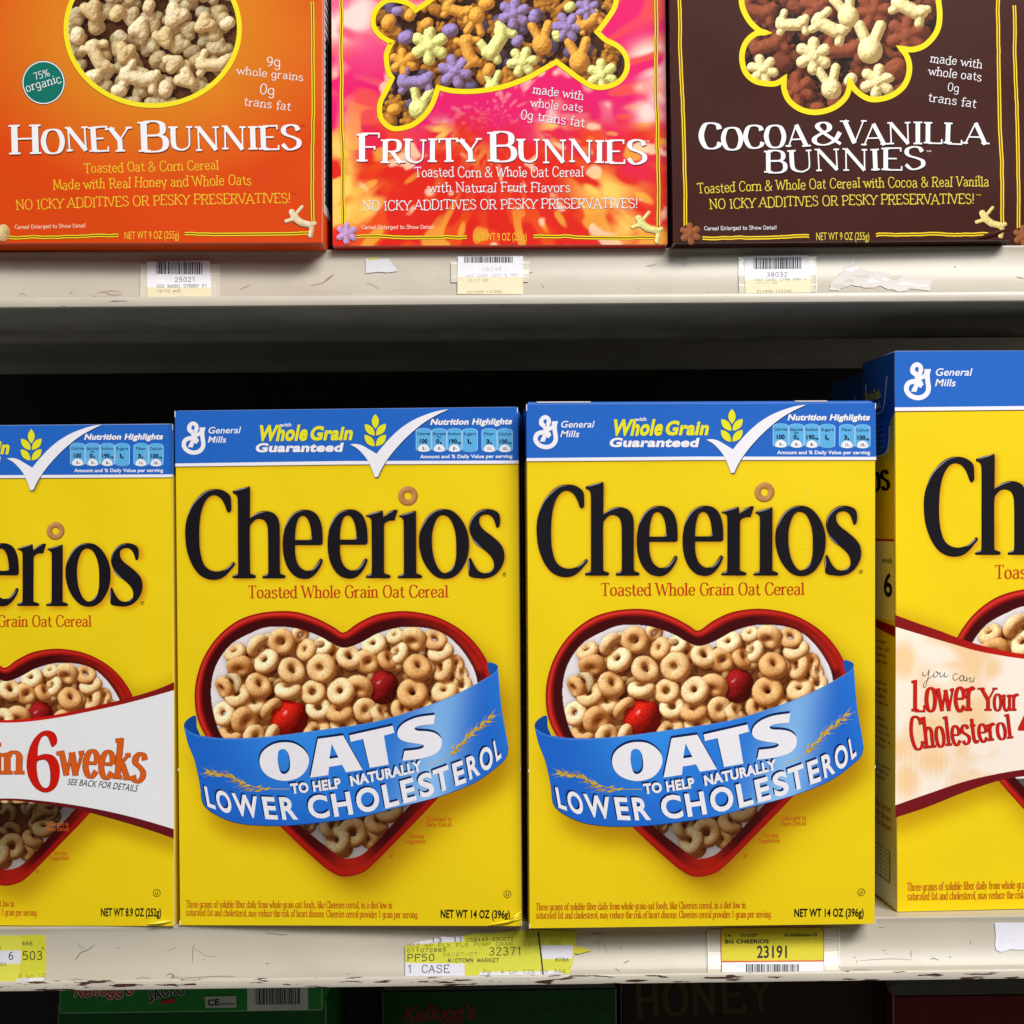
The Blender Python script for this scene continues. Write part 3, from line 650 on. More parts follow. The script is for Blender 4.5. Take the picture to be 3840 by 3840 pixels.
tagline = M.build('tagline_lettering', CARD)

# header band
M = MB(f1)
def edge_pts(z, pts): return Z(z, pts)
tl, tr_, bl_, br_ = map(np.array, C1)
M.poly(np.array([tl + [1, 2], tr_ + [-1, 2], Z('N2', (1896, 600)), Z('N2', (0, 615)), Z('N1', (50, 645))]), BLU, 1)
M.poly(np.array([Z('N1', (50, 628)), Z('N2', (0, 596)), Z('N2', (1896, 583)), Z('N2', (1896, 617)), Z('N2', (0, 633)), Z('N1', (50, 661))]), WHT, 2)
M.poly(np.array([Z('N1', (50, 661)), Z('N2', (0, 633)), Z('N2', (1896, 617)), Z('N2', (1896, 625)), Z('N2', (0, 642)), Z('N1', (50, 670))]), c(120, 90, 40), 1.5)
band = M.build('header_band', CARD)
M = MB(f1)
GS = lambda s_: (parse(s_)[0] - [1020, 775]) * [.2047, .2152] + [58, 118]
def gl_stroke(s_, w0, lay, closed=False):
    p = GS(s_); p = Z('A', catmull(p, None, closed, 6)); M.stroke(p, np.full(len(p), w0), WHT, lay, closed)
gl_stroke('1345,1060 1260,1010 1228,930 1270,855 1340,832 1405,870 1422,945 1395,1025 1370,1100 1345,1190 1315,1290 1262,1428', 15, 2)
gl_stroke('1300,1060 1220,1000 1222,900 1290,835', 12, 2.2)
gl_stroke('1290,1085 1380,1130 1470,1105 1540,1040 1600,960', 13, 2.4)
gl_stroke('1590,935 1572,1050 1580,1200 1600,1320 1585,1430 1510,1520 1400,1562 1290,1560 1170,1510 1095,1420 1085,1340 1120,1260 1200,1215 1300,1205 1400,1225 1430,1300', 16, 2.6)
M.poly(Z('A', GS('1500,935 1655,925 1640,1010 1500,1010')), WHT, 2.8); M.poly(Z('A', GS('1380,1330 1300,1290 1395,1210 1465,1250 1430,1350')), WHT, 2.9)
M.poly(Z('A', GS('1195,1432 1230,1340 1350,1340 1320,1432')), WHT, 3)
emblem = M.build('company_emblem', CARD)
M = MB(f1); text(M, 'N1', 'General', [(396, 306), (735, 301)], 72, WHT, shear=14, bold=.012); text(M, 'N1', 'Mills', [(396, 403), (585, 403)], 70, WHT, shear=14, bold=.012)
coname = M.build('company_lettering', CARD)
M = MB(f1)
YG = c(226, 222, 40); SHD = (1.5, 1.5, c(18, 50, 120))
text(M, 'N1', 'Whole', [(918, 380), (1450, 370)], 165, YG, shear=12, bold=.045, shadow=SHD)
text(M, 'A', 'Grain', [(750, 216), (980, 213)], 74, YG, shear=12, bold=.045, shadow=SHD)
text(M, 'N1', 'with', [(1160, 233), (1285, 228)], 42, WHT, shear=12, bold=.02, layer=5)
text(M, 'N1', 'Guaranteed', [(898, 500), (1828, 492)], 92, WHT, shear=12, bold=.045, shadow=SHD)
hlet = M.build('claim_lettering', CARD); M = MB(f1)
text(M, 'N2', 'Nutrition Highlights', [(952, 203), (1822, 193)], 62, WHT, shear=14, bold=.045, shadow=SHD)
hl2 = M.build('nutrition_heading', CARD); M = MB(f1)
text(M, 'N2', 'Amount and % Daily Value per serving', [(842, 563), (1830, 555)], 38, WHT, bold=.03)
hl3 = M.build('nutrition_footer', CARD)
M = MB(f1); ck = '95,418! 150,412 215,425 290,465 378,518! 440,440 540,330 660,225 800,140 950,80 1060,50 1150,38! 1020,100 880,185 740,300 620,420 520,540 440,660 392,762! 358,768! 330,690 290,600 240,530 170,460'
M.poly(path('N2', ck) + [2, 3], c(30, 50, 110), 2.5); M.poly(path('N2', ck), WHT, 3)
check = M.build('check_mark', CARD)
M = MB(f1)
def leaf(z, a, b, wd, col, lay=3):
    a, b = np.array(a, float), np.array(b, float); t = np.linspace(0, 1, 9)[:, None]; d = b - a; n = np.array([-d[1], d[0]]) / np.hypot(*d)
    bul = np.sin(np.pi * t) ** .8 * wd / 2; p = np.vstack([a + d * t + n * bul, (a + d * t - n * bul)[::-1][1:-1]]); M.poly(Z(z, p), col, lay)
for a, b, w_ in (((365, 92), (365, 248), 78), ((252, 200), (358, 322), 78), ((478, 196), (374, 320), 78), ((250, 315), (356, 438), 78), ((478, 312), (372, 436), 78)):
    leaf('N2', a, b, w_ + 12, c(20, 60, 130), 2.6); leaf('N2', a, b, w_, YG, 3)
wheat = M.build('wheat_mark', CARD)
def tile(x0, x1, head, val, unit, pct, head2=None):
    global M
    M = MB(f1); cx = (x0 + x1) / 2; ww = (x1 - x0) / 2
    def outl(g):
        t = np.linspace(0, math.pi, 9); return np.vstack([np.c_[cx - (ww - g) * np.cos(t), 272 - (34 - g * .3) * np.sin(t)], np.c_[cx + (ww - g) * np.cos(t), 462 + (34 - g * .3) * np.sin(t)]])
    M.poly(Z('N2', outl(0)), c(176, 214, 240), 2); M.poly(Z('N2', outl(6)), c(92, 172, 224), 2.6)
    if pct:
        t = np.linspace(0, math.pi, 12); M.poly(Z('N2', np.vstack([np.c_[cx - (ww - 22) * np.cos(t), 472 - 58 * np.sin(t)], np.c_[cx + (ww - 22) * np.cos(t), 470 + 24 * np.sin(t)]])), WHT, 3.2)
        wd = sum(8 if q == '1' else 14 for q in pct); text(M, 'N2', pct, [(cx - wd, 472), (cx + wd - 8, 472)], 32, c(30, 30, 50), bold=.02, layer=4); text(M, 'N2', '%', [(cx + wd - 4, 472), (cx + wd + 12, 472)], 14, c(30, 30, 50), layer=4)
    DB = c(14, 44, 100); hw = min(ww - 12, 11 * len(head)); text(M, 'N2', head, [(cx - hw, 314), (cx + hw, 313)], 33, DB, layer=4)
    if head2: text(M, 'N2', head2, [(cx - 22, 345), (cx + 22, 345)], 26, DB, layer=4)
    vw = sum(8 if q == '1' else 17 for q in val); sh = 14 if unit else 0; text(M, 'N2', val, [(cx - vw - sh, 402), (cx + vw - sh, 401)], 46, c(12, 30, 60), bold=.035, layer=4)
    if unit: text(M, 'N2', unit, [(cx + vw - sh + 3, 403), (cx + vw - sh + 3 + 20 * len(unit), 403)], 24, c(12, 30, 60), bold=.03, layer=4)
    return M.build('nutrition_tile', CARD)
tiles = [tile(797, 965, 'Calories', '100', '', '5'), tile(967, 1128, 'Saturated', '0', 'g', '0', 'Fat'), tile(1130, 1290, 'Sodium', '190', 'mg', '8'), tile(1292, 1458, 'Sugars', '1', 'g', ''),
         tile(1500, 1666, 'Fiber', '3', 'g', '11'), tile(1668, 1832, 'Calcium', '100', 'mg', '10')]

# bowl of cereal (a printed photograph)
h_out = path('B', '935,182 1010,132 1100,88 1200,68 1300,67 1420,90 1530,140 1620,210 1690,300 1728,390 1735,480 1715,600 1660,760 1560,930 1430,1085 1250,1270 1080,1440 1010,1482 930,1494 865,1468 780,1400 600,1230 400,1010 220,780 150,650 133,520 150,400 195,290 270,190 370,115 480,78 600,66 700,75 800,110 880,152')
h_in = path('B', '930,262 860,232 820,208 740,175 640,152 520,152 420,190 320,250 250,350 222,450 222,560 250,680 290,760 400,900 520,1040 700,1220 820,1320 910,1388 955,1400 1030,1380 1110,1310 1230,1180 1400,1000 1520,850 1610,690 1655,560 1660,470 1640,380 1580,280 1500,200 1400,158 1250,150 1130,180 1050,222 985,252')
x0, y0 = h_out.min(0) - 3; x1, y1 = h_out.max(0) + 3
P = Pile(x0, y0, x1, y1, 1.9)
ins = inside(h_out, P.X, P.Y); inn = inside(h_in, P.X, P.Y)
P.z[:] = 0; P.col[:] = c(234, 224, 222)
TAN = [c(238, 190, 130), c(242, 200, 144), c(234, 180, 118), c(246, 208, 154), c(226, 168, 104)]
r3 = random.Random(4)
under = [(r3.uniform(250, 1640), r3.uniform(200, 1340), r3.uniform(60, 74)) for _ in range(330)]
hc = h_in.mean(0); hsm = hc + (h_in - hc) * .87
for (bx, by, br) in under:
    fx, fy = Z('B', (bx, by))
    if inside(hsm, np.array([fx]), np.array([fy]))[0]: P.torus(fx, fy, br * .66, r3.uniform(-16, 4), r3.uniform(-1, 1), r3.uniform(-1, 1), np.array(TAN[r3.randint(0, 4)]) * .66)
OS = [(350, 290, 62, -.8, .8, 14), (470, 255, 66, .6, -.5, 18), (600, 230, 72, .15, -.1, 26), (515, 335, 72, -.2, .3, 36), (375, 365, 72, -.5, -.3, 22), (655, 388, 77, .1, .3, 34), (700, 190, 50, .9, -.6, 10), (735, 275, 62, -.5, .9, 18), (820, 255, 60, -.9, .3, 22), (870, 300, 52, .3, .5, 20),
      (815, 372, 80, .15, .25, 44), (965, 315, 70, .45, .05, 50), (1065, 335, 70, -.3, .2, 34), (1100, 245, 68, -.3, .7, 24), (1170, 330, 62, 1.7, .5, 40), (1315, 215, 74, -.6, -.3, 34), (1215, 200, 50, -.7, .6, 14), (1430, 220, 66, .6, .7, 20), (1235, 290, 62, -.9, 1.0, 28), (1335, 368, 77, .0, .1, 50), (1470, 370, 74, -1.5, .4, 34), (1460, 285, 70, .1, 1.6, 34), (1540, 350, 52, .8, -.3, 16), (1570, 400, 48, .5, .9, 14),
      (1308, 508, 82, .0, .28, 60), (1482, 500, 72, .2, .6, 40), (1575, 465, 56, -.2, .7, 18), (475, 468, 73, .12, .15, 50), (635, 490, 72, .1, 1.8, 40), (290, 480, 62, -1.1, -.3, 16), (365, 520, 74, -.9, .2, 30), (455, 565, 66, -.3, 1.0, 24), (545, 595, 68, 1.9, -1.3, 44), (290, 620, 68, -.3, -.2, 20), (402, 655, 78, .05, .2, 44), (770, 505, 68, -.25, .1, 38), (920, 500, 76, .1, .1, 58), (1020, 475, 74, -.4, -.4, 44), (800, 590, 68, -.5, .1, 48), (912, 612, 74, .2, 1.5, 60), (1050, 600, 66, .7, .3, 40), (1130, 620, 62, 1.0, .4, 26), (1245, 600, 62, .5, .9, 34), (1360, 590, 60, -.5, 1.1, 34), (330, 722, 66, .2, .5, 22), (455, 745, 68, .1, .6, 34), (555, 735, 60, 1.6, -.9, 36), (790, 715, 76, .0, .8, 40), (935, 695, 74, .1, .8, 40), (1150, 660, 60, .2, .6, 30),
      (985, 1262, 78, .1, .1, 46), (905, 1305, 74, -.3, .4, 36), (1110, 1220, 70, .9, 1.0, 34), (865, 1225, 72, .5, .7, 22), (1075, 1290, 62, -.5, -.5, 26), (1180, 1150, 74, .2, .9, 30), (740, 1210, 60, .4, .3, 10), (940, 1350, 50, .6, -.9, 22)]
for i, (bx, by, br, ax, ay, zz) in enumerate(OS):
    fx, fy = Z('B', (bx, by)); P.torus(fx, fy, br * .725, zz * .6936 + 4, ax + .50 * math.sin(i * 1.7), ay + .58 * math.cos(i * 2.3), TAN[i % 5], .41 + .03 * math.sin(i * 2.1))
for (bx, by, rx, ry, ang, cc) in ((642, 648, 98, 100, 1.2, c(212, 30, 14)), (1143, 478, 82, 114, .15, c(208, 34, 34))):
    fx, fy = Z('B', (bx, by)); P.blob(fx, fy, [(0, -.12, 0, .12, rx / ry * .95), (-.06, .05, .06, .12, rx / ry)], 14, ang * .3, cc, ry * .6936, gl=1, flat=.6)
z_before = P.z.copy()
C = P.shade(aok=.058, rad=9, speck=.034, amb=.27, dif=1.14, warm=(.7, .45, .25), gam=(.78, 1.2, 1.75))
for (bx, by, r_) in ((640, 645, 66), (1143, 478, 70)):
    fx, fy = Z('B', (bx, by)); g = np.clip(((P.X - fx) * .8 + (P.Y - fy) * .6) / r_ + .35, 0, 1)[..., None] * (P.gl > 0)[..., None]; C = C * (1 - .45 * g)
jt_ = 9 * (vnoise(P.z.shape, 11, 91) - .5); sx_, sy_ = (P.X * .9 + P.Y * .35 + jt_) / 12.0, (P.Y * .9 - P.X * .35 - jt_) / 13.5; rowo = np.floor(sy_) % 2 * .5
sd = ((sx_ + rowo) % 1 - .5) ** 2 + (sy_ % 1 - .5) ** 2; seeds = (sd < .035) & (P.gl > 0); rimd = (sd >= .035) & (sd < .10) & (P.gl > 0); C[rimd] = C[rimd] * .90; C[seeds] = C[seeds] * .42 + np.array([.03, .01, .003])
rgh = (P.gl > 0); C[rgh] *= (1 + .35 * (vnoise(P.z.shape, 3, 44) - .5))[rgh][:, None]
hmid = hc + (h_in - hc) * .90; deep = (P.z <= .01) & inside(hmid, P.X, P.Y); P.gl[deep] = 0
milk = (P.z <= 0.01) & inn & ~deep; C[deep] = (np.array(c(132, 74, 36)) * np.clip(1 - blur((P.z > 2).astype(float), 5) * .75, .2, 1)[..., None])[deep]
ao = np.clip(1 - blur((P.z > 2).astype(float), 5) * .55, 0, 1); C[milk] = (np.array(c(232, 224, 226)) * ao[..., None])[milk]
# bowl wall: glossy red rim, dark inner wall
dm = dist(h_out, P.X, P.Y); di = dist(h_in, P.X, P.Y); t = dm / (dm + di + 1e-6)
rim = ins & ~inn; cc = np.array(c(170, 22, 14)); dk = np.array(c(66, 8, 10)); br = np.array(c(214, 40, 22))
ux = (P.X - hc[0]) / 560; uy = (P.Y - hc[1]) / 500
k = np.clip((t - .28) / .2, 0, 1)[..., None]; wall = cc * (1 - k) + dk * k
hl = np.exp(-((t - .17) / .08) ** 2) * np.clip(.35 - uy * .5 - ux * .5, 0.05, 1); wall = wall + hl[..., None] * np.array([.30, .03, .02])
red = np.clip((ux * 1.2 - .45), 0, 1) * np.exp(-((t - .62) / .25) ** 2) * np.clip((vnoise(P.z.shape, 26, 3) - .2) * 2.5, 0, 1); wall = wall * (1 - red[..., None] * .9) + br * red[..., None] * .9
low = np.exp(-((P.X - Z('B', (990, 0))[0]) / 90) ** 2 - ((P.Y - Z('B', (0, 1430))[1]) / 60) ** 2); wall = wall * (1 - low[..., None] * .7) + br * low[..., None] * .7
wall *= (1 - .45 * np.clip((uy - .2) * (ux + .6), 0, 1))[..., None]
C[rim] = wall[rim]
lowdark = np.clip((P.Y - Z('B', (0, 1090))[1] - (-(P.X - Z('B', (1000, 0))[0]) * .22)) / 90, 0, 1); C[inn] *= (.50 + .5 * lowdark[..., None][inn]) if False else 1
under_r = inn & (P.Y > Z('B', (0, 1000))[1]); dd = np.clip((P.Y - Z('B', (0, 1130))[1] + (P.X - Z('B', (900, 0))[0]) * .18) / 230, 0, 1); C[under_r] *= (.12 + .36 * dd)[under_r][:, None] * np.array([1, .92, .85])
M = MB(f1); grid_mesh(M, P.X, P.Y, C, ins, 1); M.stroke(h_out, np.full(len(h_out), 3.6), c(140, 20, 12), 1.5, True)
bowl = M.build('bowl_picture', CARD)

# blue ribbon
rib_top = path('B', '76,700 110,725 170,745 270,757 400,757 560,745 800,712 1100,665 1350,590 1550,510 1700,430 1755,395 1770,368', False, 6)
rib_bot = path('B', '165,1050 180,1110 240,1160 350,1205 500,1222 700,1217 1000,1180 1200,1130 1450,1065 1650,985 1780,890 1815,850 1825,800', False, 6)
lft = path('B', '74,692 95,780 130,870 155,980 165,1050', False, 6); rgt = path('B', '1770,368 1776,450 1790,600 1812,720 1825,800', False, 6)
def coons(T, B, Lf, Rg, nu, nv):
    rs = lambda P_, n: (lambda al: np.c_[np.interp(np.linspace(0, al[-1], n), al, P_[:, 0]), np.interp(np.linspace(0, al[-1], n), al, P_[:, 1])])(arclen(P_))
    T, B, Lf, Rg = rs(T, nu), rs(B, nu), rs(Lf, nv), rs(Rg, nv); u = np.linspace(0, 1, nu)[None, :, None]; v = np.linspace(0, 1, nv)[:, None, None]
    return (1 - v) * T[None] + v * B[None] + (1 - u) * Lf[:, None] + u * Rg[:, None] - ((1 - u) * (1 - v) * T[0] + u * (1 - v) * T[-1] + (1 - u) * v * B[0] + u * v * B[-1])
Gd = coons(rib_top, rib_bot, lft, rgt, 90, 26); gx, gy = Gd[..., 0], Gd[..., 1]
u = np.linspace(0, 1, 90)[None]; v = np.linspace(0, 1, 26)[:, None]
b0, b1, b2 = np.array(c(22, 84, 190)), np.array(c(52, 140, 232)), np.array(c(140, 192, 240))
k1 = np.clip(np.exp(-((u - .33) / .16) ** 2) * .75 * (1 - v) + np.exp(-((u - .60 - .02 * v) / .25) ** 2) * .35 + .2, 0, 1)[..., None]; k2 = np.clip(np.exp(-((u - .80 + .10 * v) / .085) ** 2) * (.75 + .25 * v), 0, 1)[..., None]
Cr = b0 * (1 - k1) + b1 * k1; Cr = Cr * (1 - k2) + b2 * k2; Cr = Cr * (1 - .35 * np.clip((u - .93) / .07, 0, 1))[..., None] + np.array(b1) * .35 * np.clip((u - .93) / .07, 0, 1)[..., None]
M = MB(f1)
M.poly(path('B', '74,692 86,655 135,630 142,690 158,738 110,725'), c(16, 72, 150), 1.6); M.poly(path('B', '1712,345 1750,345 1771,364 1757,396 1730,410'), c(22, 84, 170), 1.6)
grid_mesh(M, gx, gy, Cr, np.ones(gx.shape, bool), 2.2)
M.stroke(rib_top, np.full(len(rib_top), 2.2), c(90, 150, 225), 3)
M.stroke(rib_bot, np.full(len(rib_bot), 1.6), c(20, 60, 140), 3)
ribn = M.build('ribbon_banner', CARD)
M = MB(f1); NAVY = c(16, 34, 84)
O_ = path('V1', '1210,455 1320,470 1420,530 1480,610 1488,700 1450,790 1380,860 1290,895 1190,905 1090,885 1000,840 940,770 915,680 935,590 1000,520 1100,470')
Oh = path('V1', '1190,535 1225,550 1255,600 1270,690 1265,770 1235,812 1200,825 1165,810 1140,750 1125,660 1130,580 1150,545')
A_ = np.array([Z('V1', (1505, 868)), Z('V1', (1595, 415)), (1286.5, 2760.3), (1359.5, 2889), (1296.6, 2898), Z('V1', (1878, 718)), Z('V1', (1725, 742)), Z('V1', (1715, 838))])
Ah = Z('V1', [(1755, 475), (1835, 632), (1728, 648)])
T_ = Z('V2', [(90, 845), (580, 735), (598, 815), (480, 848), (535, 1175), (320, 1212), (245, 885), (105, 918)])
S_ = path('V2', '1060,612! 1045,718! 960,725 880,735 835,755 832,778 870,793 960,797 1050,815 1115,860 1135,920 1115,1000 1050,1060 950,1095 840,1115 690,1132! 712,1020! 800,1012 880,1000 925,980 930,958 890,942 800,930 710,910 655,880 632,830 650,765 710,705 800,660 900,632')
for pts, hs in ((O_, (Oh,)), (A_, (Ah,)), (T_, ()), (S_, ())):
    M.poly(pts + [-1.5, -9], NAVY, 3, [q + [-1.5, -9] for q in hs]); M.poly(pts + [-4, -7], NAVY, 3.1, [q + [-4, -7] for q in hs]); M.poly(pts, WHT, 4, hs)
SH2 = (-5.5, -6.5, NAVY)
def F_(z, x, y): return tuple(Z(z, (x, y)))
text(M, 'F', 'TO HELP', [F_('V1', 1285, 1052), F_('V1', 1560, 1025), F_('V1', 1868, 982)], 37, WHT, bold=.045, lean=-9, layer=4, shadow=SH2)
text(M, 'F', 'NATURALLY', [F_('V2', 108, 1416), F_('V2', 400, 1355), F_('V2', 700, 1290), F_('V2', 915, 1238)], 37, WHT, bold=.045, lean=-9, layer=4, shadow=SH2)
for zz, ch, xa_, ya_, xb_, yb_, cp_ in (('V1', 'L', 308, 1196, 405, 1232, 240), ('V1', 'O', 432, 1243, 604, 1288, 252), ('V1', 'W', 628, 1293, 925, 1338, 258), ('V1', 'E', 980, 1340, 1130, 1348, 262), ('V1', 'R', 1180, 1348, 1365, 1346, 262),
                                  ('V1', 'C', 1500, 1340, 1738, 1322, 268), ('V1', 'H', 1786, 1316, 2007, 1284, 265), ('V2', 'O', 190, 1722, 445, 1668, 268), ('V2', 'L', 494, 1664, 655, 1620, 262), ('V2', 'E', 700, 1608, 850, 1566, 256), ('V2', 'S', 896, 1552, 1058, 1500, 260),
                                  ('V2', 'T', 1072, 1492, 1248, 1428, 260), ('V2', 'E', 1290, 1410, 1412, 1366, 252), ('V2', 'R', 1450, 1340, 1570, 1276, 248), ('V2', 'O', 1588, 1262, 1728, 1178, 246), ('V2', 'L', 1754, 1136, 1810, 1082, 228)):
    text(M, zz, ch, [(xa_, ya_), (xb_, yb_)], cp_, WHT, bold=.03, lean=-10, layer=4, shadow=SH2)
rlet = M.build('ribbon_lettering', CARD)
M = MB(f1); GOLD = c(206, 172, 50); r5 = random.Random(2)
def sprig(z, stem, n, sz, flip):
    p = path(z, stem, False, 10); M.stroke(p, np.linspace(1.2, 2.4, len(p)), GOLD, 3)
    k = ZN[z][2]
    for i in range(n):
        q = p[int(i / n * len(p) * .82)] + np.array([r5.uniform(-1, 1), r5.uniform(-1, 1)]) * 12 * (i / n); a = math.atan2(*(p[0] - p[-1])[::-1]) + r5.choice([-.55, -.3, .3, .6])
        L_ = sz * k * r5.uniform(.7, 1.1); leaf('F', q, q + L_ * np.array([math.cos(a), math.sin(a)]), L_ * .3, GOLD if i % 3 else c(180, 140, 36), 3.3 + i * .02)
        M.stroke([q, q + L_ * 1.7 * np.array([math.cos(a), math.sin(a)])], .9, GOLD, 3.2)
sprig('V1', '330,805 450,830 600,880 750,940 900,985 1080,1000 1260,1000', 30, 80, 1); sprg = M.build('oat_sprig', CARD); M = MB(f1)
sprig('V2', '1680,640 1580,740 1480,830 1380,920 1280,1010 1180,1100 980,1182', 30, 80, 1); sprg2 = M.build('oat_sprig', CARD)

# fine print
M = MB(f1); FP = c(196, 92, 22)
text(M, 'B', 'Three grams of soluble fiber daily from whole grain oat foods, like Cheerios cereal, in a diet low in', [(85, 1663), (1196, 1668)], 38, FP, 'serif', wmul=1.15)
M.cut()
text(M, 'B', 'saturated fat and cholesterol, may reduce the risk of heart disease. Cheerios cereal provides 1 gram per serving.', [(85, 1707), (1335, 1720)], 38, FP, 'serif', wmul=1.15)
for s_, a, b, y in (('Enlarged to', 1388, 1517, 1196), ('Show Detail', 1379, 1517, 1226)): text(M, 'B', s_, [(a, y), (b, y)], 24, c(206, 96, 24), 'serif', wmul=1.1)
fine = M.build('fine_print', CARD)
M = MB(f1)
for s_, a, b, y in (('Serving', 1287, 1368, 1288), ('Suggestion', 1262, 1378, 1316), ('\u00ae', 1180, 1204, 1397)): text(M, 'B', s_, [(a, y), (b, y)], 22, c(206, 96, 24), 'serif' if s_ != '\u00ae' else 'sans', wmul=1.1)
serv = M.build('serving_note', CARD)
def weight(mp, s_, base, cap, circ, r, z='B'):
    global M
    M = MB(mp); text(M, z, s_, base, cap, c(28, 26, 16), bold=.028)
    t = np.linspace(0, 2 * math.pi, 25)[:-1]; k = ZN[z][2]; M.stroke(Z(z, np.c_[circ[0] + r * np.cos(t), circ[1] + r * np.sin(t)]), np.full(24, r * k * .16), c(60, 55, 12), 2, True)
    text(M, z, 'U', [(circ[0] - r * .38, circ[1] + r * .5), (circ[0] + r * .38, circ[1] + r * .5)], r, c(60, 55, 12), bold=.02)
    return M.build('weight_lettering', CARD)
wgt = weight(f1, 'NET WT 14 OZ (396g)', [(1457, 1718), (1832, 1722)], 44, (1818, 1592), 19)

# front panel with its printed soft shadows
def panel(w_, h_, inv, masks, base, cell, name='front_panel', extra=None, x0=0.0):
    nx, ny = int((w_ - x0) / cell), int(h_ / cell); U, V = np.meshgrid(np.linspace(x0 + .0004, w_ - .0004, nx), np.linspace(h_ - .0004, .0004, ny))
    ph = inv(np.c_[U.ravel(), V.ravel()]); X, Y = ph[:, 0].reshape(U.shape), ph[:, 1].reshape(U.shape)
    C = np.tile(np.array(base), (ny, nx, 1)); px = cell * 6650
    for polys, off, rad, k, colr in masks:
        mk = np.zeros(X.shape, bool)
        for p in polys: mk ^= inside(p + np.array(off), X, Y)
        mk = np.clip(blur(mk.astype(float), rad / px) * k, 0, 1)[..., None]; C = C * (1 - mk) + np.array(colr) * mk
    if extra: C = extra(X, Y, C)
    M = MB(); idx = np.arange(nx * ny).reshape(ny, nx); q = np.stack([idx[1:, :-1], idx[1:, 1:], idx[:-1, 1:], idx[:-1, :-1]], -1).reshape(-1, 4)
    M.raw(np.c_[U.ravel(), V.ravel()], q, C.reshape(-1, 3), .3); return M.build(name, CARD)
wpoly = [p for g, hh in WORD for p in (g,) + tuple(hh)]
rib_poly = np.vstack([rib_top, rgt[1:], rib_bot[::-1], lft[::-1]])
SHC = c(176, 128, 10)
def vary(X, Y, C):
    return C * (1 + .05 * (fbm(X.shape, 60, 9) - .5))[..., None]
pan1 = panel(.1938, .2913, i1, [([h_out], (60, 96), 70, .6, c(186, 140, 8)), ([h_out], (40, 60), 40, .75, c(160, 114, 8)), ([h_out], (8, 16), 12, .6, c(150, 96, 8)), ([rib_poly], (26, 70), 36, .85, c(172, 122, 6)), (wpoly, (4, 6), 11, .9, c(206, 128, 14)), (wpoly, (1, 1), 4, .8, c(110, 66, 14)),
                                  ([path('N2', ck)], (3, 6), 5, .8, c(110, 80, 20)), ([np.array(Z('A', [(0, 300), (1900, 285), (1900, 340), (0, 362)]))], (0, 6), 8, .6, c(190, 150, 20))], YEL, .00052, extra=vary)
def crease(M, x, z, L, ang, wd, hgt, col):
    """a raised fold in the card"""
    a = np.array([x, z]); d = np.array([math.cos(ang), math.sin(ang)]); n = np.array([-d[1], d[0]]); V = []; F = []
    for i in range(7):
        t = i / 6; q = a + d * L * t; ww = wd * math.sin(math.pi * min(max(t, .04), .96)); hh = hgt * math.sin(math.pi * t)
        V += [(q[0] + n[0] * ww, -.0006, q[1] + n[1] * ww), (q[0], -.0006 - hh, q[1]), (q[0] - n[0] * ww, -.0006, q[1] - n[1] * ww)]
    for i in range(6):
        b = i * 3; F += [(b, b + 3, b + 4, b + 1), (b + 1, b + 4, b + 5, b + 2)]
    M.raw(V, F, col)
def worn(M, w_, h, col=(.75, .76, .78), x0=0, top=True):
    """pale rubbed card at corners"""
    rr = random.Random(int(w_ * 1e5))
    for x in (x0, w_):
        for z0_, z1_ in ((h - .004, h - .0002), (.0002, .0035), (h * .3, h * .3 + .002)):
            s_ = .0005; xx = x - s_ if x > x0 else x
            M.raw([(xx, -.00032, z0_), (xx + s_, -.00032, z0_ + rr.uniform(0, .001)), (xx + s_, -.00032, z1_), (xx, -.00032, z1_ - rr.uniform(0, .001))], [(0, 1, 2, 3)], col)
HB = float(f1(Z('N1', [(50, 645)]))[0, 1])
def yellow_box(q, label):
    t = empty('cereal_box'); frame(t, q); tag(t, label, 'cereal box', 'yellow cereal boxes on the lower shelf'); return t
box1 = yellow_box(Q1, 'yellow box with blue ribbon across heart bowl, left one of two, beside the white-ribbon box')
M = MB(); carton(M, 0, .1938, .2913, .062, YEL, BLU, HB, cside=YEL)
crease(M, .1866, .0036, .0088, .62, .0008, .0024, c(250, 228, 60)); crease(M, .1745, .0008, .020, .20, .0009, .0018, c(246, 220, 40)); crease(M, .1838, .0016, .0108, .50, .0007, .0022, c(250, 228, 60)); worn(M, .1938, .2913)
M.build('carton', CARD, box1)
for o in (pan1, band, word, tagline, bowl, ribn, fine, wgt, serv): o.parent = box1
ringo.parent = word; tagline.parent = box1
for o in [emblem, coname, hlet, hl2, hl3, check, wheat] + tiles: o.parent = band
rlet.parent = ribn; sprg.parent = ribn; sprg2.parent = ribn
box2 = copy_tree(box1); frame(box2, Q2); box2['label'] = 'yellow box with blue ribbon across heart bowl, right one of two, beside the tallest box'
for ch in list(bpy.data.objects):
    if ch.parent == box2 and ch.name.startswith('carton'):
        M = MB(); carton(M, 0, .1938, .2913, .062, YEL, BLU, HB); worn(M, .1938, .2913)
        # printed top flap leaning up behind the front edge
        M.raw([(.001, .0015, .2913), (.1928, .0015, .2913), (.1925, .008, .2928), (.0013, .008, .2928)], [(0, 1, 2, 3)], c(60, 120, 214))
        for a_, b_ in ((.006, .036), (.150, .168)): M.raw([(a_, .0030, .2921), (b_, .0030, .2921), (b_, .0080, .29305), (a_, .0080, .29305)], [(0, 1, 2, 3)], WHT)
        ch.data = M.build('tmp', CARD).data; bpy.data.objects.remove(bpy.data.objects['tmp'])

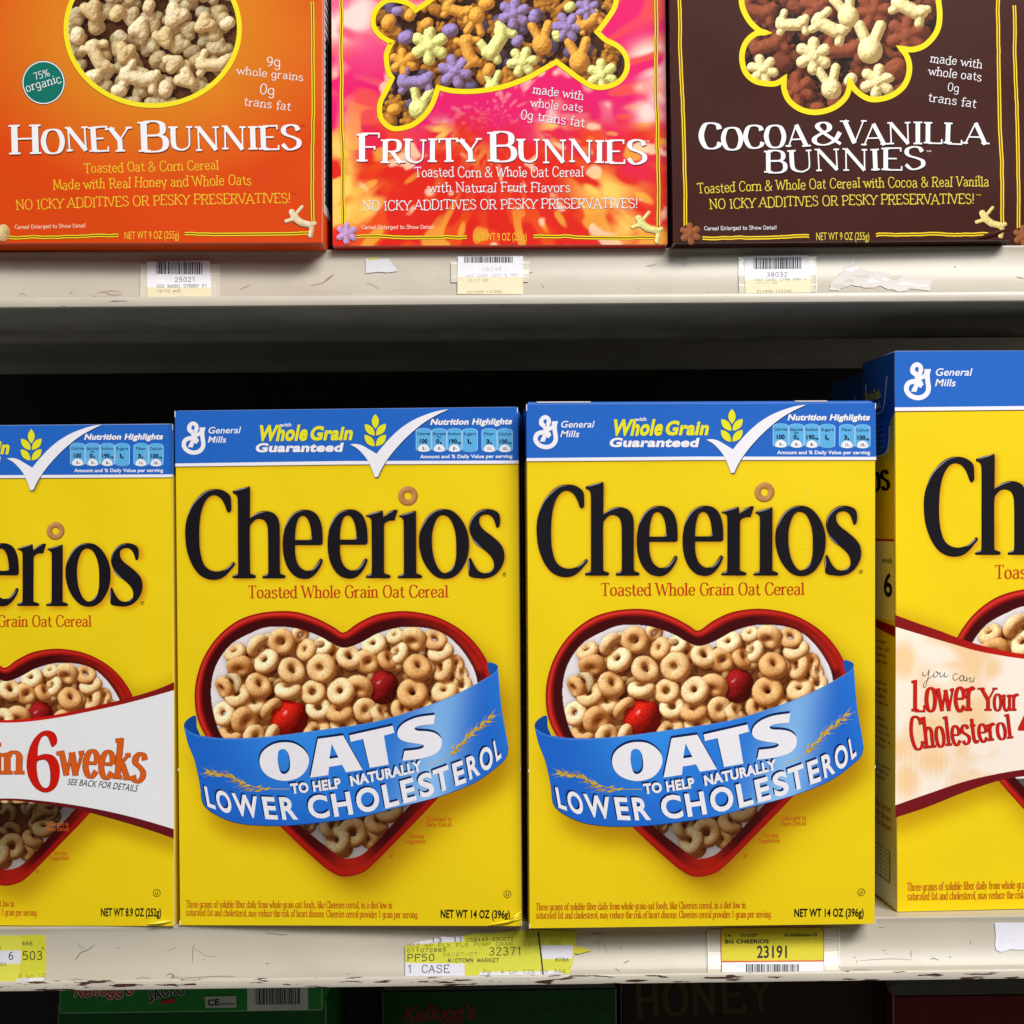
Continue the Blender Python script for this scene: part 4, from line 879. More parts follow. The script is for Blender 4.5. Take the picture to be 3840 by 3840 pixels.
def place(src, parent, s, fsrc, fm, fdst, grand=None):
    """reuse printed artwork at another scale: the point seen at fsrc on the master goes to fdst on this box"""
    n = copy_tree(src, None); n.parent = grand or parent; n.matrix_parent_inverse = Matrix.Identity(4)
    a = f1([fsrc])[0]; b = fm([fdst])[0]; n.scale = (s, 1, s); n.location = (b[0] - s * a[0], 0, b[1] - s * a[1]); return n

# ================================================================== smaller box on the left with the white ribbon
M = MB(f1); rq = random.Random(3)
for (z_, x_, y0_, y1_) in (('A', 1512, 455, 560), ('A', 1508, 700, 870)):
    y_ = y0_
    while y_ < y1_: M.stroke(Z(z_, [(x_ + rq.uniform(-2, 2), y_), (x_ + rq.uniform(-2, 2), y_ + rq.uniform(3, 10))]), [1.2, .8], c(250, 238, 150), 4.5); y_ += rq.uniform(8, 26)
rub = M.build('rubbed_crease_line', CARD); rub.parent = box2
boxL = yellow_box(QL, 'yellow cereal box with white ribbon reading in 6 weeks, cut off at the left'); XL0 = -.0932
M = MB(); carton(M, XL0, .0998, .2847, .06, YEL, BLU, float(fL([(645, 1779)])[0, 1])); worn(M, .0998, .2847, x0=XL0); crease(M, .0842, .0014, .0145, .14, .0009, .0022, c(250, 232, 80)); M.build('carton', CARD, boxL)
TL = lambda s, a, b: (lambda p: np.array(b) + s * (np.asarray(p) - np.array(a)))
sW = .925; tW = TL(sW, Z('A', (1285, 519)), Z('L', (203, 412)))
hs_, hd_ = Z('B', (1265, 68)), (222, 2430); tH = TL(.9, hs_, hd_)
def mirror_y(xs, ys, xc):
    xs, ys = np.array(xs, float), np.array(ys, float); keep = xs > xc; yc = np.interp(xc, xs, ys)
    X = np.r_[(2 * xc - xs[keep])[::-1], xc, xs[keep]]; Y = np.r_[ys[keep][::-1], yc, ys[keep]]; return catmull(np.c_[X, Y], None, False, 6)
xc = 70
to = mirror_y([0, 250, 600, 1000, 1400, 1700, 1915], [452, 441, 395, 310, 213, 125, 38], xc); ti = mirror_y([0, 350, 700, 1200, 1500, 1915], [482, 463, 413, 312, 240, 126], xc)
bi = mirror_y([0, 300, 700, 1100, 1500, 1915], [1311, 1325, 1371, 1441, 1535, 1657], xc); bo = mirror_y([0, 400, 800, 1200, 1600, 1915], [1328, 1365, 1425, 1530, 1650, 1760], xc)
ti[-1, 0] = to[-1, 0] = bi[-1, 0] = bo[-1, 0] = 1912
def wide(a, xmin): a = a[a[:, 0] > xmin]; return a
lim = -1780
to, ti, bi, bo = [wide(a, lim) for a in (to, ti, bi, bo)]
ribL = Z('V3', np.vstack([to, bo[::-1]]))
panel(.0998, .2847, iL, [([tH(h_out)], (32, 60), 40, .8, c(168, 122, 8)), ([ribL], (4, 55), 26, .8, c(176, 136, 8)), ([ribL], (0, -26), 22, .5, c(186, 150, 8)), ([tW(p) for p in wpoly], (4, 5), 10, .9, c(206, 128, 14)), ([path('N2', ck) + (Z('L', (118, 268)) - Z('A', (1113, 418)))], (3, 6), 5, .8, c(110, 80, 20))], YEL, .0006, extra=vary, x0=XL0).parent = boxL
M = MB(fL); eL = np.array([(-620, 1594), (0, 1593), (646, 1590)])
M.poly(np.array([(-612, 1597), (646, 1592), (646, 1780), (-616, 1781)]), BLU, 1); M.poly(np.array([(-616, 1779), (646, 1778), (646, 1789), (-616, 1790)]), WHT, 2); M.poly(np.array([(-616, 1790), (646, 1789), (646, 1792), (-616, 1793)]), c(120, 90, 40), 1.8)
bandL = M.build('header_band', CARD, boxL)
for s_ in [check, hlet, hl2, hl3, wheat] + tiles: place(s_, boxL, .985, Z('A', (1113, 418)), fL, Z('L', (117, 266)), bandL)
place(word, boxL, sW, Z('A', (1285, 519)), fL, Z('L', (203, 412))); place(tagline, boxL, sW, Z('A', (1502, 1068)), fL, Z('L', (332, 757)))
place(bowl, boxL, .9, hs_, fL, hd_); place(fine, boxL, .93, Z('B', (1335, 1720)), fL, Z('L', (136, 1809))); place(serv, boxL, .93, Z('B', (1378, 1316)), fL, Z('L', (250, 1604)))
weight(fL, 'NET WT 8.9 OZ (252g)', [(367, 1811), (586, 1812)], 30, (570, 1727), 13, 'L').parent = boxL
M = MB(fL)
def band_grid(M, a, b, colf, lay, z, n=120, mv=3):
    x = np.linspace(max(a[0, 0], b[0, 0]), min(a[-1, 0], b[-1, 0]), n); ya, yb = np.interp(x, a[:, 0], a[:, 1]), np.interp(x, b[:, 0], b[:, 1]); v = np.linspace(0, 1, mv)[:, None]
    X = np.tile(x, (mv, 1)); Y = ya * (1 - v) + yb * v; P_ = Z(z, np.stack([X, Y], -1)); grid_mesh(M, P_[..., 0], P_[..., 1], colf(X, Y), np.ones(X.shape, bool), lay)
def redf(dk, brt, xc_, wd):
    return lambda X, Y: np.array(dk) + (np.array(brt) - np.array(dk)) * np.exp(-((X - xc_) / wd) ** 2)[..., None]
band_grid(M, to, ti, redf(c(112, 22, 24), c(206, 28, 14), xc, 1100), 2.2, 'V3'); band_grid(M, bi, bo, redf(c(100, 20, 26), c(104, 18, 20), xc, 700), 2.2, 'V3')
def peach(X, Y):
    n = fbm(X.shape, 14, 4); k = np.clip((n - .5) * 2, 0, .5) * (X < 330) * (Y < 900); return np.array(c(230, 230, 232)) * (1 - k[..., None]) + np.array(c(232, 196, 150)) * k[..., None]
band_grid(M, ti, bi, peach, 2, 'V3', 140, 50)
rL = M.build('ribbon_banner', CARD, boxL); 
M = MB(fL); OR = c(214, 92, 26); DRD = c(120, 26, 10)
text(M, 'V3', 'in', [(-70, 1044), (258, 1044)], 370, OR, 'serifb', layer=4, outline=(1.6, DRD), wmul=1.0)
six = path('V3', '590,738 625,700 622,640 600,600 560,575 510,570 450,590 380,660 330,760 300,900 305,1020 340,1120 400,1200 480,1242 550,1235 610,1190 645,1110 655,1010 640,920 590,850 520,828 460,835 412,852! 418,740 450,650 490,620 525,630 550,680 570,735')
sixh = path('V3', '455,885 410,905 402,980 415,1080 440,1150 475,1195 520,1198 550,1160 560,1080 555,1000 535,920 500,885')
M.stroke(six, np.full(len(six), 3.2), c(130, 14, 8), 3.6, True); M.stroke(sixh, np.full(len(sixh), 2.6), c(130, 14, 8), 4.4, True); M.poly(six, c(204, 24, 14), 4, [sixh])
text(M, 'V3', 'weeks', [(668, 1060), (860, 1064), (1180, 1088), (1400, 1108), (1575, 1135)], [420, 460], OR, 'serifb', layer=4, outline=(1.8, DRD))
text(M, 'V3', 'SEE BACK FOR DETAILS', [(740, 1162), (1100, 1195), (1505, 1243)], [70, 78], c(40, 42, 44), shear=12, bold=.005, layer=3)
M.build('ribbon_lettering', CARD, rL)

# ================================================================== tallest box on the right
boxB = yellow_box(QB, 'tallest yellow cereal box with peach ribbon, cut off at the right, one side showing'); WB = .22
hbB = float(fB([(3352, 1541)])[0, 1])
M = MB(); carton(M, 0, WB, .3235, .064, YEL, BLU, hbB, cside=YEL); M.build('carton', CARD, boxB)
tB = TL(1.126, Z('A', (80, 731)), (3464, 1909)); tHB = TL(1.13, Z('B', (270, 190)), (3655, 2315))
xc4 = 1970
def mir4(xs, ys): return mirror_y(list(2 * xc4 - np.array(xs)[::-1]), list(np.array(ys)[::-1]), xc4)
to4 = mir4([314, 500, 700, 870, 1100, 1426, 1800], [86, 155, 225, 290, 362, 428, 455]); ti4 = mir4([314, 500, 800, 1050, 1426, 1800], [188, 245, 335, 405, 468, 490])
bi4 = mir4([320, 600, 900, 1150, 1426, 1800], [1718, 1620, 1520, 1460, 1414, 1385]); bo4 = mir4([320, 600, 900, 1200, 1426, 1800], [1822, 1730, 1610, 1510, 1470, 1430])
ribB = Z('V4', np.vstack([to4, bo4[::-1]]))
panel(WB, .3235, iB, [([tHB(h_out)], (46, 76), 50, .8, c(168, 122, 8)), ([ribB], (0, 60), 34, .75, c(176, 128, 8)), ([ribB], (0, -30), 26, .5, c(186, 140, 8)), ([tB(p) for p in wpoly[:2]], (5, 7), 12, .9, c(206, 128, 14))], YEL, .0007, extra=vary).parent = boxB
M = MB(fB); rx = 3351 + 1440
M.poly(np.array([(3352, 1316), (rx, 1319), (rx, 1535), (3354, 1541)]), BLU, 1); M.poly(np.array([(3353, 1531), (rx, 1524), (rx, 1538), (3354, 1545)]), WHT, 2); M.poly(np.array([(3354, 1545), (rx, 1538), (rx, 1541), (3354, 1549)]), c(120, 90, 40), 1.8)
bandB = M.build('header_band', CARD, boxB)
place(emblem, boxB, 1.158, Z('A', (58, 302)), fB, (3386, 1505), bandB); place(coname, boxB, 1.16, Z('N1', (396, 403)), fB, Z('R6', (888, 468)), bandB)
place(word, boxB, 1.126, Z('A', (80, 731)), fB, (3464, 1909)); place(tagline, boxB, 1.126, Z('A', (420, 1075)), fB, Z('R', (463, 803)))
place(bowl, boxB, 1.13, Z('B', (270, 190)), fB, (3655, 2315)); place(fine, boxB, 1.17, Z('B', (85, 1663)), fB, Z('R', (178, 1812)))
M = MB(fB)
band_grid(M, to4, ti4, redf(c(118, 20, 22), c(198, 28, 18), 1500, 700), 2.2, 'V4'); band_grid(M, bi4, bo4, redf(c(112, 22, 28), c(112, 18, 24), 1500, 700), 2.2, 'V4')
def faces(X, Y):
    sh = X.shape; n = fbm(sh, 60, 12); k = np.clip((n - .45) * 2.2, 0, .8)
    for (cx, cy, sx_, sy_, a) in ((390, 480, 130, 190, .9), (560, 640, 90, 130, .7), (820, 520, 190, 60, .8), (1150, 560, 110, 160, .8), (640, 1330, 200, 160, .8), (420, 1500, 130, 200, .8), (900, 1250, 130, 120, .7), (1100, 950, 170, 120, .5), (1000, 1430, 150, 90, .7)):
        k = np.maximum(k, a * np.exp(-((X - cx) / sx_) ** 2 - ((Y - cy) / sy_) ** 2))
    for (cx, cy, sx_, sy_) in ((700, 420, 130, 70), (720, 620, 120, 90), (360, 850, 60, 150), (1060, 1240, 90, 70), (1280, 700, 140, 90), (1350, 1200, 160, 170), (1150, 1380, 180, 60)):
        k = k * (1 - .9 * np.exp(-((X - cx) / sx_) ** 2 - ((Y - cy) / sy_) ** 2))
    k = k * (1 + .12 * np.sin(X / 7.0) * (Y > 1250) * (X < 800)); k = np.clip((k - .22) * 1.9, 0, .92)[..., None]
    return np.array(c(244, 232, 218)) * (1 - k) + np.array(c(240, 202, 152)) * k
band_grid(M, ti4, bi4, faces, 2, 'V4', 300, 130)
rB = M.build('ribbon_banner', CARD, boxB); M = MB(fB); RD2 = c(196, 30, 20); RO = (1.1, c(120, 14, 14))
text(M, 'V4', 'L', [(468, 915), (570, 915)], 268, RD2, 'serifb', layer=4, outline=RO, wmul=.86); text(M, 'V4', 'ower', [(575, 916), (1000, 911)], 305, RD2, 'serifb', layer=4, outline=RO, wmul=.86)
text(M, 'V4', 'Y', [(1052, 911), (1178, 911)], 195, RD2, 'serifb', layer=4, outline=RO, wmul=.86); text(M, 'V4', 'our', [(1160, 911), (1375, 911)], 215, RD2, 'serifb', layer=4, outline=RO, wmul=.86)
text(M, 'V4', 'Cholesterol', [(462, 1245), (800, 1208), (1325, 1146)], [280, 208], RD2, 'serifb', layer=4, outline=RO, wmul=.86)
M.poly(Z('V4', [(1430, 935), (1370, 1060), (1372, 1082), (1560, 1082), (1560, 935)]), RD2, 4)
for s_ in ('556,575 552,600 570,612 596,590 608,556', '608,556 600,620 585,680 570,710 558,700 566,672 600,640 650,604', '660,580 646,600 655,624 676,612 684,586 668,574 690,590 705,582', '705,582 700,606 716,622 735,600 742,582', '742,582 738,612 750,622 770,606', '850,598 826,594 812,625 828,650 850,640 880,622', '905,612 880,612 872,640 888,656 910,630 905,612', '905,612 908,650 925,650 935,622', '935,622 930,656 952,632 966,632 960,664 985,655 1000,625 996,634 985,668'):
    p = path('V4', s_, False, 6); M.stroke(p, np.full(len(p), 2.0), c(50, 44, 40), 4)
M.build('ribbon_lettering', CARD, rB)
# its side panel, drawn flat and turned onto the left side: x -100..0 (back..front), y in photo pixels
sm = lambda p: np.c_[np.atleast_2d(p)[:, 0] / 100 * .062, .3235 * (1 - (np.atleast_2d(p)[:, 1] - 1313) / 2109)]
M = MB(sm); GB = c(214, 216, 204)
M.poly(np.array([(-98, 1320), (-1.5, 1320), (-1.5, 3412), (-98, 3412)], float), YEL, 0.1)
nv = 40; X, Y = np.meshgrid(np.linspace(-98, -1.5, 12), np.linspace(2360, 3412, nv)); k = np.clip((Y - 2500) / 400, 0, 1)[..., None]; grid_mesh(M, X, Y, np.array(YEL) * (1 - k) + np.array(GB) * k, np.ones(X.shape, bool), .6)
blu = catmull(np.array([(-98, 1320), (-1.5, 1320), (-1.5, 1545), (-14, 1580), (-16, 1640), (-22, 1680), (-40, 1696), (-98, 1700)], float), [1, 1, 1, 0, 0, 0, 0, 1], True, 5)
M.poly(blu, BLU, .7); M.stroke(blu[8:], np.full(len(blu) - 8, 5.0), WHT, .9)
text(M, 'F', 'ios', [(-88, 1832), (-16, 1828)], 110, BLK, 'serifb', layer=2)
M.poly(np.array([(-75, 2022), (-3, 2022), (-3, 2325), (-75, 2325)], float), WHT, 2); M.poly(np.array([(-75, 2018), (-3, 2018), (-3, 2026), (-75, 2026)], float), c(190, 30, 20), 2.2); M.poly(np.array([(-98, 2325), (-1.5, 2345), (-1.5, 2385), (-98, 2350)], float), c(150, 24, 22), 2.3)
text(M, 'F', 'week', [(-40, 2110), (-6, 2110)], 26, BLK, layer=3); text(M, 'F', '6', [(-34, 2235), (-8, 2235)], 92, BLK, bold=.02, layer=3)
text(M, 'F', 'Whole Grain', [(-88, 1480), (-40, 1472)], 42, YG, layer=2, bold=.03); text(M, 'F', 'Guaranteed', [(-88, 1520), (-42, 1512)], 34, WHT, layer=2)
M.stroke(np.array([(-90, 1405), (-90, 1540), (-38, 1530), (-30, 1500), (-22, 1400)], float), np.full(5, 3.5), WHT, 2)
r6 = random.Random(9)
for k_, y in enumerate(range(1580, 1690, 22)): text(M, 'F', 'whole grain oats for you'[:14 + k_], [(-86, y), (-30, y)], 12, c(150, 190, 240), layer=2)
for y in list(range(2420, 2500, 26)) + list(range(2580, 2680, 26)) + list(range(2720, 2830, 26)) + list(range(2900, 2960, 24)): text(M, 'F', 'soluble fiber daily from oats'[:r6.randint(14, 28)], [(-90, y), (-r6.uniform(16, 34), y)], 14, c(70, 66, 50), layer=2)
for y in (3060, 3095, 3130): text(M, 'F', 'healthy heart', [(-90, y), (-14, y)], 24, c(176, 60, 30), 'serif', layer=2)
M.stroke(np.array([(-88, 3210), (-20, 3210), (-20, 3330), (-88, 3330)], float), np.full(4, 3.0), c(90, 90, 80), 2, True)
for y in range(3230, 3330, 16): text(M, 'F', 'oats, sugar, salt, starch', [(-84, y), (-24, y)], 8, c(90, 90, 80), layer=2)
sp_ = M.build('side_panel', CARD, boxB); sp_.rotation_euler.z = -math.pi / 2
boxB2 = copy_tree(boxB); boxB2.matrix_world = face_matrix(.2693 + .011 - .004, .0123 + .10, 5.0, 0, .0754, ZL, 0)
boxB2['label'] = 'yellow and blue box in shade directly behind the tallest box, only a corner showing'

# ================================================================== upper row
UB = 'cereal boxes on the upper shelf'
def upper(q, label):
    t = empty('cereal_box'); frame(t, q); tag(t, label, 'cereal box', UB); return t
QH = (-.1813, -.0185, -1.19, .58, .1780, .1339, ZU, -.45); QF = (.0062, -.0066, .03, .98, .1893, .1395, ZU, -.07); QC = (.1986, -.0118, 1.12, .63, .1909, .1365, ZU, .37)
CH = [(0, 0), (1211, 0), (0, 913), (1203, 902)]; CF = [(1242, 0), (2496, 0), (1244, 928), (2505, 918)]; CC = [(2515, 0), (3771, 0), (2522.7, 916), (3790, 898)]
fH = fmap(CH, .1780, .1339); fF = fmap(CF, .1893, .1395); fC = fmap(CC, .1909, .1365)
iH = hom([(0, .1339), (.178, .1339), (0, 0), (.178, 0)], CH); iF = hom([(0, .1395), (.1893, .1395), (0, 0), (.1893, 0)], CF); iC = hom([(0, .1365), (.1909, .1365), (0, 0), (.1909, 0)], CC)
HU = .255; LY = c(244, 214, 40); CYL = c(236, 196, 50)
def wob(p, amp, seed):
    p = np.asarray(p, float); n = 40; al = arclen(p); t = np.linspace(0, al[-1], n); q = np.c_[np.interp(t, al, p[:, 0]), np.interp(t, al, p[:, 1])]; rr = np.random.default_rng(seed); d = np.cumsum(rr.normal(0, amp * .35, n)); d -= np.linspace(d[0], d[-1], n); d = np.clip(d, -amp, amp)
    e = (p[-1] - p[0]) / np.hypot(*(p[-1] - p[0])); return q + d[:, None] * np.array([-e[1], e[0]])
def dbl(M, z, a, b, seed, gap=13, wd=6):
    k = ZN[z][2]; p = Z(z, [a, b]); e = (p[1] - p[0]) / np.hypot(*(p[1] - p[0])); n = np.array([-e[1], e[0]]); q = wob(p, 3, seed)
    M.stroke(q, np.full(len(q), (gap + wd + 3) * k), c(110, 60, 10), 1.4)
    for s in (-.5, .5): M.stroke(q + n * gap * k * s, np.full(len(q), wd * k), LY, 2 + s * .2)
def piece(M, z, cx, cy, caps, size, ang, colr, lay=5, seed=1):
    k = ZN[z][2]; X0, Y0 = Z(z, (cx, cy)); s = size * k; P = Pile(X0 - s * 1.35, Y0 - s * 1.35, X0 + s * 1.35, Y0 + s * 1.35, 1.5)
    P.blob(X0, Y0, caps, 0, ang, colr, s, flat=.8); C = P.shade(amb=.62, dif=.45, aok=.006, speck=.03, seed=seed, rad=3); grid_mesh(M, P.X, P.Y, C, P.z > -500, lay)
def fill(P, poly, n, rs, kinds, seed, sp=None):
    rr = random.Random(seed); x0, y0 = poly.min(0); x1, y1 = poly.max(0)
    # loose grid keeps the pieces spread evenly
    step = math.sqrt((x1 - x0) * (y1 - y0) / n); pts = []
    y = y0
    while y < y1:
        x = x0
        while x < x1: pts.append((x + rr.uniform(-.35, .35) * step, y + rr.uniform(-.35, .35) * step)); x += step
        y += step
    rr.shuffle(pts)
    for lay, (m_, dk) in enumerate(((1.0, .55), (1.0, .74))):
        for (x, y) in pts[:int(len(pts) * m_)]:
            caps, colr, sz = kinds[rr.randrange(len(kinds))]
            x += rr.uniform(-.3, .3) * step * (lay != 2); y += rr.uniform(-.3, .3) * step * (lay != 2)
            P.blob(x, y, caps, lay * rs * .25 + rr.uniform(-.12, .12) * rs, rr.uniform(0, 6.28), np.array(colr) * dk * rr.uniform(.9, 1.06), rs * sz, flat=.8)
def window(mp, z, outline, ring_w, kinds, n, rs, seed, ringcol, pre=None, bg=(60, 34, 14), **kw):
    M = MB(mp); o = outline; x0, y0 = np.maximum(o.min(0), (-200, -160)) - 2; x1, y1 = o.max(0) + 2
    P = Pile(x0, y0, x1, y1, 1.8); P.z[:] = -.5 * rs; P.col[:] = c(*bg)
    oo = o[o[:, 1] > -400]; fill(P, np.vstack([np.array([[x0, y0], [x1, y1]])]), n, rs, kinds, seed)
    if pre: pre(P)
    C = P.shade(seed=seed, **kw); grid_mesh(M, P.X, P.Y, C, inside(o, P.X, P.Y), 1)
    pic = M.build('cereal_picture', CARD)
    M = MB(mp); k = ZN[z][2]; M.stroke(o, np.full(len(o), ring_w * k), ringcol, 3, True); rg = M.build('window_border', CARD, pic); return pic
WT = c(238, 236, 240)
# --- orange box
bh = upper(QH, 'orange cereal box with round window of tan pieces, cut off at the left')
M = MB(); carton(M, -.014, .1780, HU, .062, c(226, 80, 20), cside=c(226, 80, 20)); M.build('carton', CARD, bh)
def orange(X, Y, C):
    d = np.sqrt(((X - 570) / 560) ** 2 + ((Y - 120) / 420) ** 2); k = np.clip((d - .65) / .75, 0, 1)[..., None]; a = np.array(c(216, 124, 30)); b = np.array(c(216, 70, 16)); C = a * (1 - k) + b * k
    return C * (1 + .08 * (fbm(X.shape, 30, 2) - .5))[..., None]
panel(.1780, HU - .001, lambda p: iH(p), [], (1, 1, 1), .0009, extra=orange, x0=-.014).parent = bh
t = np.linspace(0, 2 * math.pi, 97)[:-1]; ov = Z('U1', np.c_[875 + 503 * np.cos(t), 150 + 447 * np.sin(t)])
TN = [c(228, 204, 156), c(220, 192, 140), c(236, 216, 174)]
def preH(P):
    for (x, y, kp, sz, an) in ((555, 320, BUNNY, 110, -.6), (800, 440, BUNNY, 120, .3), (1230, 360, BUNNY, 105, .5), (940, 200, HEART, 80, .5), (715, 285, HEART, 78, -.3), (800, 150, HEART, 80, 2.8), (1180, 120, HEART, 78, -.9), (1065, 440, HEART, 80, .9), (520, 40, HEART, 82, .4), (670, 60, ROUND, 70, 1), (1010, 70, HEART, 90, -.6), (440, 190, ROUND, 70, 1.5), (530, 430, ROUND, 72, .3), (990, 350, HEART, 72, 2), (855, 20, ROUND, 60, 1.2), (1310, 120, ROUND, 62, .5), (680, 510, ROUND, 64, 0), (950, 500, ROUND, 70, 1.4)):
        X0, Y0 = Z('U1', (x, y)); P.blob(X0, Y0, kp, 44 + (int(x) % 4) * 3, an, TN[int(x) % 3], sz * .6522 * (1.06 if kp is BUNNY else 1.16), flat=.8)
window(fH, 'U1', ov, 28, [(HEART, TN[0], 1), (ROUND, TN[1], 1), (ROUND, TN[2], .9)], 80, 56, 5, c(240, 222, 40), preH, bg=(92, 58, 34), aok=.036, amb=.42, dif=.84, speck=.05, warm=(.7, .5, .34), gam=(.78, 1.08, 1.45)).parent = bh
M = MB(fH); dbl(M, 'U1', (1795, -6), (1792, 1262), 3); M.cut(); dbl(M, 'U1', (40, 1362), (676, 1345), 4); M.cut(); dbl(M, 'U1', (1058, 1335), (1765, 1325), 5); M.build('border_line', CARD, bh)
M = MB(fH); piece(M, 'U1', 1725, 1258, CORNER, 98, 0, c(236, 218, 182), seed=2); M.cut(); piece(M, 'U1', 8, 1336, ROUND, 78, 1.4, c(226, 196, 140), seed=3); M.build('printed_cereal_piece', CARD, bh)
M = MB(fH); TS = (2.5, 3.5, c(120, 40, 14))
text(M, 'U1', 'H', [(45, 880), (228, 872)], 172, WT, 'title', layer=3, shadow=TS); text(M, 'U1', 'oney', [(235, 872), (500, 862), (742, 856)], 172, WT, 'title', layer=3, small=.80, shadow=TS)
text(M, 'U1', 'B', [(800, 862), (965, 856)], 172, WT, 'title', layer=3, shadow=TS); text(M, 'U1', 'unnies', [(975, 853), (1350, 848), (1722, 842)], 170, WT, 'title', layer=3, small=.80, shadow=TS)
text(M, 'U1', '\u2122', [(1722, 722), (1750, 722)], 14, c(110, 40, 16)); M.build('title_lettering', CARD, bh)
M = MB(fH)
text(M, 'U1', 'Toasted Oat & Corn Cereal', [(478, 988), (1255, 966)], 56, CYL, 'quirk'); text(M, 'U1', 'Made with Real Honey and Whole Oats', [(298, 1086), (870, 1068), (1442, 1052)], 58, CYL, 'quirk')
M.cut('description_lettering'); text(M, 'U1', 'NO ICKY ADDITIVES OR PESKY PRESERVATIVES!', [(82, 1202), (870, 1172), (1665, 1154)], 56, CYL, 'quirk'); text(M, 'U1', '\u2122', [(1672, 1112), (1698, 1112)], 12, c(120, 40, 16))
M.cut('slogan_lettering'); text(M, 'U1', 'NET WT 9 OZ (255g)', [(712, 1368), (1025, 1362)], 46, CYL, bold=.0); M.cut('net_weight_lettering'); text(M, 'U1', 'Cereal Enlarged to Show Detail', [(75, 1312), (487, 1300)], 21, c(250, 226, 190), 'hand')
M.build('disclaimer_lettering', CARD, bh)
M = MB(fH)
for s_, a, b, y, yb, cp in (('9g', 1530, 1612, 370, 374, 56), ('whole grains', 1360, 1740, 412, 455, 46), ('0g', 1492, 1578, 530, 534, 56), ('trans fat', 1400, 1668, 595, 625, 48)): text(M, 'U1', s_, [(a, y), (b, yb)], cp, WT, 'quirk'); M.cut()
M.build('claim_lettering', CARD, bh)
M = MB(fH); t = np.linspace(0, 2 * math.pi, 49)[:-1]; ci = lambda r: Z('U1', np.c_[241 + r * np.cos(t), 463 + r * 1.02 * np.sin(t)]); M.poly(ci(126), c(20, 70, 60), 2); M.poly(ci(123), WT, 2.3); M.poly(ci(117), c(20, 112, 98), 2.6)
text(M, 'U1', '75%', [(190, 450), (280, 424)], 42, WT, 'quirk', layer=4); text(M, 'U1', 'organic', [(142, 518), (347, 462)], 50, WT, 'quirk', layer=4); M.build('organic_seal', CARD, bh)
# right side of the orange box: white panel with black printing
M = MB(); sw = lambda a, b: [(.0005 + a * .06, b)]
M.raw([(.003, 0, .018), (.058, 0, .020), (.058, 0, HU - .004), (.003, 0, HU - .004)], [(0, 1, 2, 3)], c(206, 206, 204))
for k_ in range(46): y = .024 + k_ * .0045; M.raw([(.008, -LAY, y), (.008 + r6.uniform(.02, .044), -LAY, y), (.008 + .03, -LAY, y + .0016), (.008, -LAY, y + .0016)], [(0, 1, 2, 3)], c(60, 60, 60))
M.raw([(.010, -2 * LAY, .026), (.058, -2 * LAY, .020), (.058, -2 * LAY, .120), (.012, -2 * LAY, .118)], [(0, 1, 2, 3)], c(40, 42, 44))
o = M.build('side_panel', CARD, bh); o.rotation_euler.z = math.pi / 2; o.location = (.1781, 0, 0)
